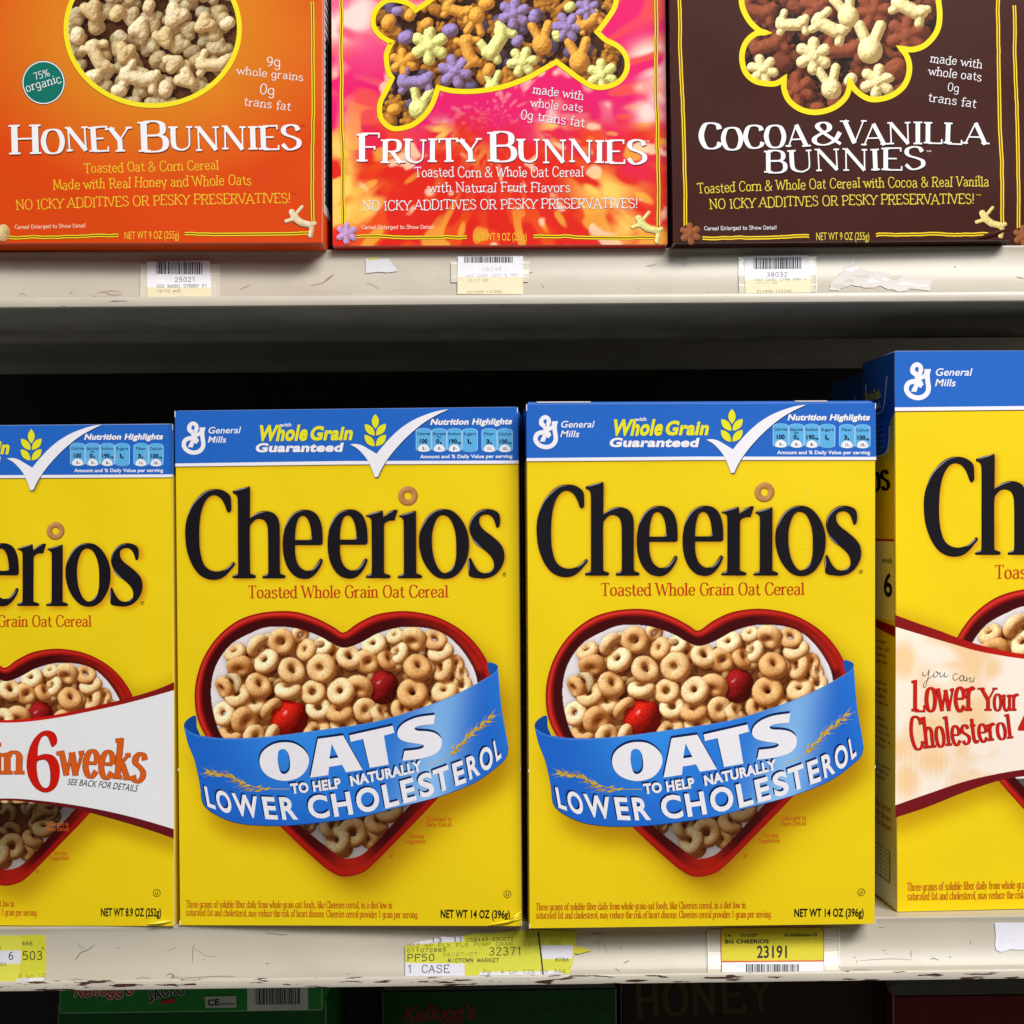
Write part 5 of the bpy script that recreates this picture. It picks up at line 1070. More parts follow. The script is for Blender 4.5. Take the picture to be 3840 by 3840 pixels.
# --- tie-dye box
bf = upper(QF, 'pink and orange tie-dye cereal box with bunny-shaped window, centre of the upper row')
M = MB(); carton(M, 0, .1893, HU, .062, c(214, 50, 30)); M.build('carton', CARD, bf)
def tiedye(X, Y, C):
    cx, cy = Z('U2', (930, 640)); dx, dy = X - cx, Y - cy; rr_ = np.hypot(dx, dy) + 1; th = np.arctan2(dy, dx); n1 = fbm(X.shape, 34, 21); n2 = fbm(X.shape, 16, 31)
    # streaks run outwards: noise sampled in angle and log radius
    def pol(ka, kr, seed):
        g = np.random.default_rng(seed).random((90, 60)); a = (th + math.pi) / (2 * math.pi) * ka; b = np.log(rr_ + 30) * kr; ai = a.astype(int); bi_ = b.astype(int); fa, fb = a - ai, b - bi_; fa = fa * fa * (3 - 2 * fa); fb = fb * fb * (3 - 2 * fb); G = lambda i, j: g[i % ka, j % 60]
        return (G(ai, bi_) * (1 - fb) + G(ai, bi_ + 1) * fb) * (1 - fa) + (G(ai + 1, bi_) * (1 - fb) + G(ai + 1, bi_ + 1) * fb) * fa
    s1, s2, s3 = pol(64, 4, 5), pol(88, 6, 6), pol(60, 8, 7)
    pink, mag, orr, yl, cr_, rd = [np.array(c(*q)) for q in ((236, 100, 150), (222, 22, 104), (236, 96, 20), (246, 200, 70), (250, 214, 176), (218, 34, 20))]
    v = np.clip((Y - cy + 10) / 170 + (n1 - .5) * 2.2 + (s1 - .5) * .5 * np.clip(rr_ / 200, 0, 1), 0, 1)[..., None]; base = mag * (1 - v) + rd * v
    k = np.clip((s1 - .56) * 7, 0, 1)[..., None] * np.clip((rr_ - 230) / 200, 0, 1)[..., None]; base = base * (1 - k * .5) + orr * k * .5
    ctr = np.clip((rr_ - 90) / 160, 0, 1)
    k = np.clip((s2 - .70) * 9, 0, 1)[..., None] * np.clip((rr_ - 280) / 160, 0, 1)[..., None] * np.clip((Y - 250) / 300, 0, 1)[..., None]; base = base * (1 - k * .5) + yl * k * .5
    k = (np.clip((s3 * .6 + n2 * .4 - .70) * 16, 0, 1) * ctr)[..., None]; base = base * (1 - k * .75) + cr_ * k * .75
    up_ = np.clip((330 - Y) / 260, 0, 1)[..., None] * np.clip(.4 + (n1[..., None] - .35) * 3, 0, 1) * np.clip((1700 - X) / 300, 0, 1)[..., None]; base = base * (1 - up_ * .8) + pink * up_ * .8
    k = (np.clip((n1 + s3 - 1.15) * 4, 0, 1) * np.clip((500 - Y) / 250, 0, 1))[..., None]; base = base * (1 - k * .6) + np.array(c(246, 196, 190)) * k * .6
    def spot(x, y, a, b, s): x, y = Z('U2', (x, y)); return s * np.exp(-((X - x) / a) ** 2 - ((Y - y) / b) ** 2)
    hot = spot(60, 1100, 60, 180, 1) + spot(60, 900, 50, 120, .6) + spot(1540, 1040, 110, 60, .7) + spot(1780, 330, 70, 60, 1) + spot(1800, 620, 60, 50, 1) + spot(250, 1130, 60, 60, .6) + spot(640, 730, 45, 40, .8) + spot(1240, 690, 50, 60, .7) + spot(870, 820, 60, 60, .6) + spot(1640, 1250, 50, 60, .6) + spot(60, 130, 90, 60, 1) + spot(180, 60, 60, 60, .7)
    k = np.clip(hot * ctr * 1.3 * np.clip((s2 * .6 + s3 * .5 - .42) * 6, 0, 1.2), 0, 1)[..., None]; mixc = np.where((Y < 460)[..., None], np.array(c(250, 216, 206)), np.array(c(250, 206, 96))); base = base * (1 - k * .9) + mixc * k * .9
    return base
panel(.1893, HU - .001, iF, [], (1, 1, 1), .0007, extra=tiedye).parent = bf
blob = path('U2', '620,-40 500,55! 470,25 420,5 350,0 300,30 270,80 268,140 300,190 345,220 368,232! 340,290 340,350 352,400 370,428! 340,490 305,560 300,620 320,670 370,705 430,702 490,680 550,630 590,570 622,480! 700,498 800,502 900,492 1000,470 1120,425 1200,380 1272,340! 1320,375 1400,435 1470,475 1540,478 1610,450 1650,400 1658,340 1640,290 1600,250 1540,220 1495,178! 1540,120 1590,40 1600,-40 1600,-200 1200,-260 700,-240')
PU, GN, OG, OL = c(150, 126, 176), c(222, 222, 136), c(226, 160, 62), c(206, 136, 44)
def preF(P):
    for (x, y, kp, sz, an, cc_) in ((575, 250, FLOWER, 112, .2, GN), (715, 390, FLOWER, 100, .5, PU), (790, 285, BUNNY, 100, -.8, OG), (950, 230, BUNNY, 115, 1.5, GN), (1085, 340, FLOWER, 90, .9, GN), (1040, 75, FLOWER, 95, .1, PU), (445, 205, ROUND, 70, .4, PU), (830, 110, BHEAD, 90, 3.0, OG), (1190, 215, BHEAD, 105, .1, OG), (1395, 310, BHEAD, 110, .1, OG), (1330, 150, FLOWER, 90, .7, PU), (430, 340, FLOWER, 82, .3, OG), (500, 450, BUNNY, 105, .5, PU), (520, 570, BHEAD, 105, -.2, GN), (900, 385, ROUND, 62, 1.1, OG), (690, 165, ROUND, 70, .2, PU), (1275, 195, ROUND, 52, 2, GN), (1520, 410, FLOWER, 92, .3, GN), (560, 130, ROUND, 60, .6, OG), (350, 120, ROUND, 72, 1, OG), (730, 60, BUNNY, 90, .2, OG), (920, 460, BHEAD, 80, 0, GN), (1450, 120, BUNNY, 80, 1, OG), (1440, 50, FLOWER, 72, .2, PU), (1345, 40, ROUND, 52, .6, GN), (380, 600, ROUND, 60, .3, OG), (890, 20, ROUND, 70, .3, OG), (1150, 90, ROUND, 60, 1.3, PU), (1060, 225, ROUND, 56, .8, PU), (400, 60, ROUND, 52, .2, PU), (470, 80, ROUND, 58, 1, OG)):
        X0, Y0 = Z('U2', (x, y)); P.blob(X0, Y0, kp, 40 + (int(x) % 5) * 3, an, cc_, sz * .70, flat=.8)
window(fF, 'U2', blob, 28, [(ROUND, OL, 1), (BUNNY, OL, .9), (ROUND, np.array(PU) * .6, 1), (FLOWER, OL, .9)], 130, 46, 8, c(240, 216, 20), preF, bg=(70, 36, 10), aok=.036, amb=.44, dif=.92, speck=.05, warm=(.6, .4, .2), gam=(.8, 1.05, 1.35)).parent = bf
M = MB(fF); dbl(M, 'U2', (90, -6), (98, 1232), 6); M.cut(); dbl(M, 'U2', (1816, -6), (1828, 1240), 7); M.cut(); dbl(M, 'U2', (170, 1303), (778, 1302), 8); M.cut(); dbl(M, 'U2', (1145, 1298), (1805, 1302), 9); M.build('border_line', CARD, bf)
M = MB(fF); piece(M, 'U2', 1771, 1244, CORNER, 94, 0, c(232, 228, 150), seed=4); M.cut(); piece(M, 'U2', 116, 1286, FLOWER, 66, .2, c(196, 160, 212), seed=5); M.build('printed_cereal_piece', CARD, bf)
M = MB(fF); TS = (2.5, 3.5, c(130, 30, 30))
text(M, 'U2', 'F', [(178, 894), (300, 892)], 158, WT, 'title', layer=3, shadow=TS); text(M, 'U2', 'ruity', [(312, 892), (600, 890), (852, 886)], 160, WT, 'title', layer=3, small=.80, shadow=TS)
text(M, 'U2', 'B', [(900, 884), (1050, 882)], 160, WT, 'title', layer=3, shadow=TS); text(M, 'U2', 'unnies', [(1058, 888), (1420, 890), (1758, 894)], 158, WT, 'title', layer=3, small=.80, shadow=TS)
text(M, 'U2', '\u2122', [(1752, 784), (1778, 784)], 14, WT); M.build('title_lettering', CARD, bf)
M = MB(fF); SHF = (1.2, 1.4, c(120, 30, 30))
text(M, 'U2', 'Toasted Corn & Whole Oat Cereal', [(492, 972), (1420, 970)], 54, WT, 'quirk', shadow=SHF); text(M, 'U2', 'with Natural Fruit Flavors', [(568, 1056), (1346, 1054)], 52, WT, 'quirk', shadow=SHF)
M.cut('description_lettering'); text(M, 'U2', 'NO ICKY ADDITIVES OR PESKY PRESERVATIVES!', [(206, 1158), (960, 1148), (1716, 1140)], 53, WT, 'quirk', shadow=SHF); text(M, 'U2', '\u2122', [(1718, 1106), (1744, 1106)], 12, WT)
M.cut('slogan_lettering'); text(M, 'U2', 'NET WT 9 OZ (255g)', [(816, 1324), (1107, 1320)], 44, CYL); M.cut('net_weight_lettering'); text(M, 'U2', 'Cereal Enlarged to Show Detail', [(197, 1260), (597, 1257)], 20, c(250, 226, 210), 'hand')
M.build('disclaimer_lettering', CARD, bf)
M = MB(fF)
for s_, a, b, y, yb, cp in (('made with', 1142, 1418, 512, 548, 48), ('whole oats', 1128, 1414, 584, 614, 46), ('0g trans fat', 1074, 1424, 652, 698, 50)): text(M, 'U2', s_, [(a, y), (b, yb)], cp, WT, 'quirk', shadow=SHF); M.cut()
M.build('claim_lettering', CARD, bf)
# --- brown box
bc = upper(QC, 'dark brown cereal box with flower-shaped window, right of the tie-dye box'); BRN = c(60, 20, 12)
M = MB(); carton(M, 0, .1909, HU, .062, BRN); crease(M, .172, .0012, .018, .28, .0016, .0012, BRN); M.build('carton', CARD, bc)
panel(.1909, HU - .001, iC, [], (1, 1, 1), .0012, extra=lambda X, Y, C: np.array(BRN) * (1 + .25 * (fbm(X.shape, 24, 7) - .5))[..., None]).parent = bc
flo = path('U3', '430,-60 412,0 425,60 460,120 510,165 545,175! 490,180 440,220 415,280 415,340 435,395 480,435 540,450 595,450 640,425! 640,480 665,540 720,585 790,605 860,598 925,570 975,520 995,460 995,440! 1030,490 1090,530 1150,535 1220,515 1280,470 1310,410 1315,350 1300,300 1272,262! 1330,268 1390,250 1440,205 1470,150 1478,80 1470,0 1460,-60 1400,-200 1000,-260 600,-240')
VA, CO, CD = c(238, 222, 160), c(142, 72, 44), c(110, 52, 32)
def preC(P):
    for (x, y, kp, sz, an, cc_) in ((800, 300, FLOWER, 105, .2, VA), (1145, 440, FLOWER, 100, .1, VA), (525, 375, FLOWER, 88, .5, VA), (1105, 235, BHEAD, 130, .0, VA), (690, 130, BUNNY, 95, .5, VA), (890, 150, BUNNY, 110, 0, VA), (1320, 50, BUNNY, 110, 0, VA), (980, 60, BHEAD, 110, .3, VA), (890, 450, BHEAD, 105, .2, VA), (560, 240, BUNNY, 110, .8, CO), (710, 480, FLOWER, 100, .3, CO), (960, 270, BUNNY, 115, .5, CO), (1300, 190, FLOWER, 115, .1, CO), (1240, 370, ROUND, 100, .6, CO), (500, 60, BUNNY, 105, .3, CO), (820, 40, FLOWER, 100, .4, CO), (1120, 60, FLOWER, 110, .9, CO), (640, 340, ROUND, 80, .3, CD), (920, 545, ROUND, 72, .2, CO), (1000, 430, ROUND, 60, .9, VA), (820, 580, ROUND, 60, .1, CO)):
        X0, Y0 = Z('U3', (x, y)); P.blob(X0, Y0, kp, 38 + (12 if cc_ is VA else 0), an, cc_, sz * .72, flat=.8)
window(fC, 'U3', flo, 30, [(ROUND, CO, 1), (FLOWER, CD, 1), (BUNNY, CO, 1)], 90, 52, 12, c(240, 216, 24), preC, bg=(40, 16, 8), aok=.036, amb=.42, dif=.92, speck=.05, warm=(.55, .35, .2), gam=(.8, 1.05, 1.35)).parent = bc
M = MB(fC); dbl(M, 'U3', (74, -6), (98, 1224), 10); M.cut(); dbl(M, 'U3', (1790, -6), (1815, 1205), 11); M.cut(); dbl(M, 'U3', (190, 1290), (772, 1278), 12); M.cut(); dbl(M, 'U3', (1135, 1270), (1792, 1258), 13); M.build('border_line', CARD, bc)
M = MB(fC); piece(M, 'U3', 1756, 1195, CORNER, 92, 0, c(236, 220, 140), seed=6); M.cut(); piece(M, 'U3', 124, 1268, FLOWER, 66, .3, c(150, 88, 50), seed=7); M.build('printed_cereal_piece', CARD, bc)
M = MB(fC); TS = (2.5, 3.5, c(20, 8, 8))
text(M, 'U3', 'C', [(178, 808), (298, 806)], 140, WT, 'title', layer=3, shadow=TS, wmul=1.0); text(M, 'U3', 'ocoa', [(302, 806), (540, 800), (765, 794)], 146, WT, 'title', layer=3, small=.82, shadow=TS)
text(M, 'U3', '&', [(792, 782), (955, 776)], 122, WT, 'title', layer=3, shadow=TS, wmul=1.1); text(M, 'U3', 'V', [(965, 776), (1075, 774)], 124, WT, 'title', layer=3, shadow=TS)
text(M, 'U3', 'anilla', [(1066, 780), (1400, 776), (1732, 774)], 138, WT, 'title', layer=3, small=.84, shadow=TS); text(M, 'U3', 'bunnies', [(536, 934), (950, 920), (1395, 910)], 138, WT, 'title', layer=3, small=.84, shadow=TS)
text(M, 'U3', '\u2122', [(1406, 824), (1432, 824)], 14, WT); M.build('title_lettering', CARD, bc)
M = MB(fC); CY2 = c(226, 206, 70)
text(M, 'U3', 'Toasted Corn & Whole Oat Cereal with Cocoa & Real Vanilla', [(166, 1046), (950, 1016), (1742, 1002)], 54, CY2, 'quirk'); M.cut('description_lettering'); text(M, 'U3', 'NO ICKY ADDITIVES OR PESKY PRESERVATIVES!', [(231, 1132), (950, 1108), (1664, 1096)], 53, CY2, 'quirk')
text(M, 'U3', '\u2122', [(1672, 1058), (1698, 1058)], 12, CY2); M.cut('slogan_lettering'); text(M, 'U3', 'NET WT 9 OZ (255g)', [(811, 1299), (1098, 1296)], 44, CY2); M.cut('net_weight_lettering'); text(M, 'U3', 'Cereal Enlarged to Show Detail', [(200, 1248), (596, 1240)], 20, WT, 'hand')
M.build('disclaimer_lettering', CARD, bc)
M = MB(fC)
for s_, a, b, y, yb, cp in (('made with', 1428, 1704, 335, 368, 46), ('whole oats', 1417, 1700, 403, 436, 46), ('0g', 1520, 1582, 490, 494, 42), ('trans fat', 1415, 1672, 545, 580, 46)): text(M, 'U3', s_, [(a, y), (b, yb)], cp, WT, 'quirk'); M.cut()
M.build('claim_lettering', CARD, bc)
bc2 = copy_tree(bc); bc2.matrix_world = face_matrix(.2955 + .0955, .0010, 0, 0, .1909, ZU, 0); bc2['label'] = 'dark brown cereal box of which only a sliver shows at the upper right edge'

# ================================================================== boxes in the shade of the lowest shelf, shade also put into their colours
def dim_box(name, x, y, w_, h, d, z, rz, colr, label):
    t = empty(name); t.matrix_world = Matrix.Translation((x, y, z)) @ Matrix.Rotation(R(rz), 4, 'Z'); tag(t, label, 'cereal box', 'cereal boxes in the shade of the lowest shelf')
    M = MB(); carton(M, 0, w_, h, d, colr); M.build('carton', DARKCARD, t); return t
def pz(x, y, dd):   # photo pixel -> (x, z) on a plane dd metres behind the shelf edge
    e = np.array(fw) * 1.0 + np.array(rt2) * (x - S / 2) / FPX - np.array(up2) * (y - HOR) / FPX; k = (DIST + dd) / e[1]; return e[0] * k, e[2] * k
def bars(M, z, x0, x1, y0, y1, colr, n=34, seed=1, lay=3, mp=None):
    rr = random.Random(seed); x = x0; ws = [(rr.choice([1, 1, 2, 3]), rr.choice([1, 1, 2])) for _ in range(n)]; u_ = (x1 - x0) / sum(a + b for a, b in ws)
    for a, b in ws: M.poly(Z(z, [(x, y0), (x + a * u_, y0), (x + a * u_, y1), (x, y1)]), colr, lay); x += (a + b) * u_
dg_ = .27; (xa, zt), (xb, zb) = pz(222, 3803, dg_), pz(1210, 3800, dg_)
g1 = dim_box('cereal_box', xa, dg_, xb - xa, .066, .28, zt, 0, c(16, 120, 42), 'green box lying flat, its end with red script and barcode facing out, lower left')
fg = hom([(222, 3803), (1210, 3800), (222, 3400), (1210, 3400)], [(0, 0), (xb - xa, 0), (0, .0824), (xb - xa, .0824)])
M = MB(fg); text(M, 'S5', "Kellogg's", [(420, 452), (752, 440)], 62, c(190, 40, 44), 'hand', layer=3, shear=14, wmul=1.5, outline=(2.6, c(220, 220, 214)))
g1l = M.build('script_logo', DARKCARD, g1)
M = MB(fg); text(M, 'S5', 'JACKS', [(842, 486), (950, 452), (1050, 440)], [60, 50], c(26, 26, 26), 'monob', layer=3, outline=(2.5, c(190, 200, 190)))
text(M, 'S5', 'APPLE', [(870, 398), (1030, 396)], 26, c(200, 40, 40), 'monob', layer=3); M.poly(path('S5', '905,488 950,474 1000,472 985,490 940,496'), c(200, 40, 40), 3); M.build('name_lettering', DARKCARD, g1)
M = MB(fg); M.poly(Z('S5', [(1162, 460), (1340, 458), (1340, 520), (1165, 522)]), c(190, 196, 190), 2); text(M, 'S5', 'CE', [(1178, 508), (1245, 506)], 34, c(40, 50, 60), bold=.04, layer=3); text(M, 'S5', 'mm', [(1250, 508), (1325, 508)], 20, c(40, 50, 60), layer=3)
M.poly(Z('S5', [(1402, 350), (1745, 350), (1745, 536), (1402, 540)]), c(200, 204, 200), 2); bars(M, 'S5', 1450, 1705, 350, 506, c(30, 34, 30), 26, 4); M.build('barcode_label', DARKCARD, g1)
zd = ZL - .385
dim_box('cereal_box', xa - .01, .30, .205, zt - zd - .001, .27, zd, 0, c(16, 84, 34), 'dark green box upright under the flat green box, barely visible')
(xa, z1), (xb, _) = pz(1432, 3716, .39), pz(2312, 3716, .39)
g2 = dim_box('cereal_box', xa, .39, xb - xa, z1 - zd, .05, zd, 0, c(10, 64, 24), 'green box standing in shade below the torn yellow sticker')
f2 = hom([(1432, 3716), (2312, 3716), (1432, 4000), (2312, 4000)], [(0, z1 - zd), (xb - xa, z1 - zd), (0, z1 - zd - 284 / 4541), (xb - xa, z1 - zd - 284 / 4541)])
M = MB(f2); text(M, 'S6', "Kellogg's", [(350, 592), (750, 575)], 80, c(110, 26, 28), 'hand', layer=3, shear=14, wmul=1.5, outline=(2.0, c(60, 66, 58))); M.build('script_logo', DARKCARD, g2)  # same logo in dimmed colours, shade put into the print
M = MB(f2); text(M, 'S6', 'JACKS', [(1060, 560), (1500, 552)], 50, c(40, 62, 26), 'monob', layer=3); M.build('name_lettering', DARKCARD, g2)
(xa, z1), (xb, _) = pz(2326, 3660, .40), pz(3330, 3660, .40)
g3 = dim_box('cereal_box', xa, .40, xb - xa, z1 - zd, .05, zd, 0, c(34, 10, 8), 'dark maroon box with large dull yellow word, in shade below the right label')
f3 = hom([(2326, 3660), (3330, 3660), (2326, 3900), (3330, 3900)], [(0, z1 - zd), (xb - xa, z1 - zd), (0, z1 - zd - 240 / 4505), (xb - xa, z1 - zd - 240 / 4505)])
M = MB(f3); text(M, 'F', 'HONEY', [(2385, 3812), (2905, 3790)], 120, c(56, 50, 16), 'monob', layer=3, wmul=.9); M.build('name_lettering', DARKCARD, g3)  # word darkened to carry the shade in its colour
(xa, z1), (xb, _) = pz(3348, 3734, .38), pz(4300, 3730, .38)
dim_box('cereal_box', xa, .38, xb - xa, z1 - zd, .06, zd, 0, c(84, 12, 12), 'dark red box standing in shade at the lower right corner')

# ================================================================== labels and scraps on the price channels
PT = 'price labels on the shelf edges'
INK = c(40, 40, 44); INKF = c(140, 138, 132)
def lthing(name, label, cat, group=PT): t = empty(name); return tag(t, label, cat, group)
PLASTIC = mat('clear_label_sleeve', .15, .6, noise=.03, nscale=200)
def sleeve(z, pts, which, par, lines):
    M = LipMB(which, .0008); M.poly(Z(z, pts), c(206, 200, 182), .5)
    for a, b, w_ in lines: M.stroke(Z(z, [a, b]), [w_, w_], c(238, 236, 228), 1)
    M.build('plastic_sleeve', PLASTIC, par)
def paper(which, z, polys, par, name='paper'):
    M = LipMB(which, .0011 if par else .0005)
    for pts, col, lay in polys: M.poly(Z(z, pts), col, lay)
    return M.build(name, PAPER, par)
PW, PCR = c(226, 226, 232), c(222, 212, 178)
t = lthing('price_label', 'white barcode label under the orange box, number 25021', 'price label')
sleeve('U1', [(812, 1505), (1262, 1500), (1260, 1708), (808, 1712)], 'U', t, [((812, 1540), (850, 1538), 2), ((1212, 1560), (1258, 1556), 2.5), ((1212, 1625), (1255, 1640), 2), ((1260, 1502), (1258, 1706), 1.5), ((812, 1505), (808, 1710), 1.5)])
paper('U', 'U1', [([(845, 1491), (1206, 1480), (1214, 1642), (845, 1642)], PW, 2), ([(845, 1642), (1214, 1642), (1214, 1711), (850, 1714)], PCR, 2)], t)
M = LipMB('U', .0011); bars(M, 'U1', 897, 1170, 1490, 1562, INK, 34, 1); text(M, 'U1', '25021', [(1005, 1608), (1128, 1606)], 26, INK, 'mono', layer=3); text(M, 'U1', 'OG2 KASHI STRBRY FI', [(903, 1643), (1193, 1639)], 17, c(70, 66, 60), 'monos', layer=3); text(M, 'U1', '12/10.4OZ', [(903, 1674), (1040, 1672)], 16, c(90, 84, 70), 'monos', layer=3); M.build('barcode_printing', PAPER, t)
t = lthing('price_label', 'faded barcode label under the tie-dye box, half slipped up', 'price label')
sleeve('U2', [(688, 1412), (1120, 1410), (1115, 1530), (690, 1532)], 'U', t, [((688, 1421), (1122, 1419), 4.5), ((690, 1498), (1115, 1496), 2)])
paper('U', 'U2', [([(727, 1385), (1085, 1383), (1085, 1500), (725, 1500)], PW, 2), ([(725, 1500), (1085, 1500), (1085, 1603), (725, 1603)], PCR, 2)], t)
M = LipMB('U', .0011); bars(M, 'U2', 762, 1030, 1386, 1420, INK, 36, 2); text(M, 'U2', '18048', [(860, 1468), (970, 1466)], 22, c(196, 196, 200), 'monos', layer=3); text(M, 'U2', 'OG2 CASC OATS & HNY', [(775, 1500), (1060, 1494)], 14, c(180, 180, 184), 'monos', layer=3)
text(M, 'U2', '10/17 OZ', [(778, 1530), (895, 1529)], 14, INKF, 'monos', layer=3); text(M, 'U2', '021908-133355', [(780, 1598), (970, 1594)], 14, c(120, 112, 96), 'monos', layer=3); M.build('barcode_printing', PAPER, t)
t = lthing('price_label', 'white barcode label under the brown box, number 38032', 'price label')
sleeve('U3', [(388, 1372), (808, 1370), (812, 1572), (390, 1574)], 'U', t, [((388, 1528), (815, 1528), 5), ((770, 1400), (806, 1400), 2), ((388, 1400), (420, 1402), 2), ((806, 1372), (810, 1570), 1.5)])
paper('U', 'U3', [([(418, 1368), (768, 1365), (775, 1496), (420, 1496)], PW, 2), ([(420, 1496), (775, 1496), (779, 1574), (428, 1576)], PCR, 2)], t)
M = LipMB('U', .0011); bars(M, 'U3', 470, 732, 1376, 1438, INK, 32, 3); text(M, 'U3', '38032', [(540, 1482), (655, 1481)], 24, INK, 'mono', layer=3); text(M, 'U3', 'OG2 CASC CINN KRN Q', [(478, 1505), (755, 1502)], 13, c(120, 120, 120), 'monos', layer=3); text(M, 'U3', '10/11 OZ', [(482, 1523), (600, 1522)], 11, INKF, 'monos', layer=3); text(M, 'U3', '021906-133346', [(487, 1576), (675, 1572)], 15, c(90, 84, 70), 'monos', layer=3); M.build('barcode_printing', PAPER, t)
o = paper('U', 'U2', [([(222, 1396), (290, 1394), (350, 1396), (372, 1430), (398, 1466), (340, 1474), (290, 1470), (222, 1478)], c(208, 208, 212), 1), ([(232, 1392), (285, 1388), (300, 1400), (240, 1404)], c(200, 190, 90), 1.4)], None, 'paper_scrap'); tag(o, 'small torn bluish paper scrap on the upper shelf edge, below the tie-dye box', 'paper scrap', 'paper remnants stuck on the shelf edges')
rg = random.Random(5); base_ = [(1005, 1378), (1024, 1432), (1080, 1446), (1200, 1468), (1320, 1490), (1440, 1498), (1425, 1570), (1330, 1556), (1250, 1572), (1160, 1538), (1100, 1548), (1000, 1530), (930, 1566), (878, 1562), (905, 1500), (950, 1450)]
pp = []
for i in range(len(base_)):
    a, b = np.array(base_[i]), np.array(base_[(i + 1) % len(base_)])
    for k_ in range(4): pp.append(tuple(a + (b - a) * k_ / 4 + np.array([rg.uniform(-7, 7), rg.uniform(-6, 6)]) * (k_ > 0)))
o = paper('U', 'U3', [(pp, c(206, 200, 196), .6)] + [([(x + (10 + rg.uniform(0, 26)) * math.cos(a_) * 1.5, y + (6 + rg.uniform(0, 12)) * math.sin(a_)) for a_ in [k * .7 for k in range(9)]], c(*[rg.choice([(216, 212, 208), (224, 221, 220), (196, 188, 176)])][0]), .8 + i * .1) for i, (x, y) in enumerate(((1010, 1440), (1060, 1480), (930, 1535), (990, 1505), (1190, 1500), (1290, 1525), (1370, 1540), (1110, 1510), (1240, 1490)))], None, 'paper_scrap')
tag(o, 'large ragged whitish glue and paper remnant on the upper shelf edge at right', 'paper scrap', 'paper remnants stuck on the shelf edges')
YL, YL2 = c(196, 194, 48), c(204, 202, 70)
t = lthing('price_label', 'yellow label with 503, second from the left edge of the lower shelf', 'price label')
paper('L', 'T1', [([(500, 320), (1040, 318), (1080, 345), (1100, 440), (1116, 700), (1112, 1230), (1085, 1358), (410, 1375)], YL, 1), ([(410, 1375), (1085, 1358), (1050, 1420), (990, 1464), (398, 1466)], c(216, 216, 220), 1.2)], t)
M = LipMB('L', .0011); text(M, 'T1', '666', [(545, 582), (795, 580)], 95, INK, 'monob', layer=2, wmul=.8); text(M, 'T1', '6', [(1003, 698), (1090, 698)], 90, c(70, 70, 20), 'mono', layer=2); text(M, 'T1', '503', [(545, 942), (1045, 940)], 200, c(60, 58, 20), 'mono', layer=2, wmul=1.15); text(M, 'T1', '2 Ln 12', [(448, 1358), (1110, 1350)], 80, c(90, 88, 20), 'mono', layer=2); text(M, 'T1', 'DEF', [(430, 1444), (700, 1436)], 50, c(90, 90, 96), 'mono', layer=2.5); M.build('dot_matrix_printing', PAPER, t)
t = lthing('price_label', 'yellow label with white stripe, cut off at the left end of the lower shelf', 'price label')
paper('L', 'T1', [([(-300, 330), (420, 322), (480, 335), (515, 400), (522, 700), (500, 1000), (450, 1280), (395, 1466), (-300, 1470)], YL2, 3), ([(-300, 712), (520, 712), (503, 1036), (-300, 1036)], c(206, 206, 214), 3.3)], t)
M = LipMB('L', .0011); text(M, 'T1', '6', [(215, 932), (340, 932)], 190, INK, 'mono', layer=4, wmul=1.15); text(M, 'T1', '0086', [(-180, 1090), (180, 1088)], 85, c(110, 108, 60), 'mono', layer=4); text(M, 'T1', '0', [(-55, 690), (35, 690)], 100, c(110, 108, 30), 'mono', layer=4); M.build('dot_matrix_printing', PAPER, t)
t = lthing('price_label', 'large torn yellow sticker of dot-matrix print beneath the pair of boxes', 'price label')
T2w = c(212, 210, 220); Yc = c(198, 198, 52)
paper('L', 'T2', [([(100, 253), (150, 249), (240, 214), (340, 198), (400, 180), (460, 164), (520, 172), (590, 168), (655, 160), (720, 142), (780, 131), (860, 137), (940, 132), (1020, 122), (1100, 113), (1190, 106), (1400, 104), (1740, 118), (1728, 220), (1716, 330), (1690, 450), (1655, 545), (100, 563)], Yc, 1),
                  ([(102, 256), (150, 249), (240, 214), (340, 198), (400, 180), (460, 164), (520, 172), (590, 168), (655, 160), (658, 214), (470, 224), (250, 244)], T2w, 1.3), ([(102, 424), (665, 430), (668, 558), (100, 562)], T2w, 1.3), ([(1400, 254), (1704, 256), (1692, 384), (1410, 386)], T2w, 1.3), ([(812, 508), (1560, 492), (1618, 545), (800, 555)], T2w, 1.3), ([(1702, 258), (1760, 268), (1880, 305), (1820, 322), (1748, 340), (1704, 330)], c(206, 196, 50), 1.5), ([(1362, 122), (1376, 120), (1424, 545), (1410, 548)], c(26, 24, 30), 2.2)], t)
M = LipMB('L', .0011); D1, D2 = c(58, 56, 40), c(120, 116, 50)
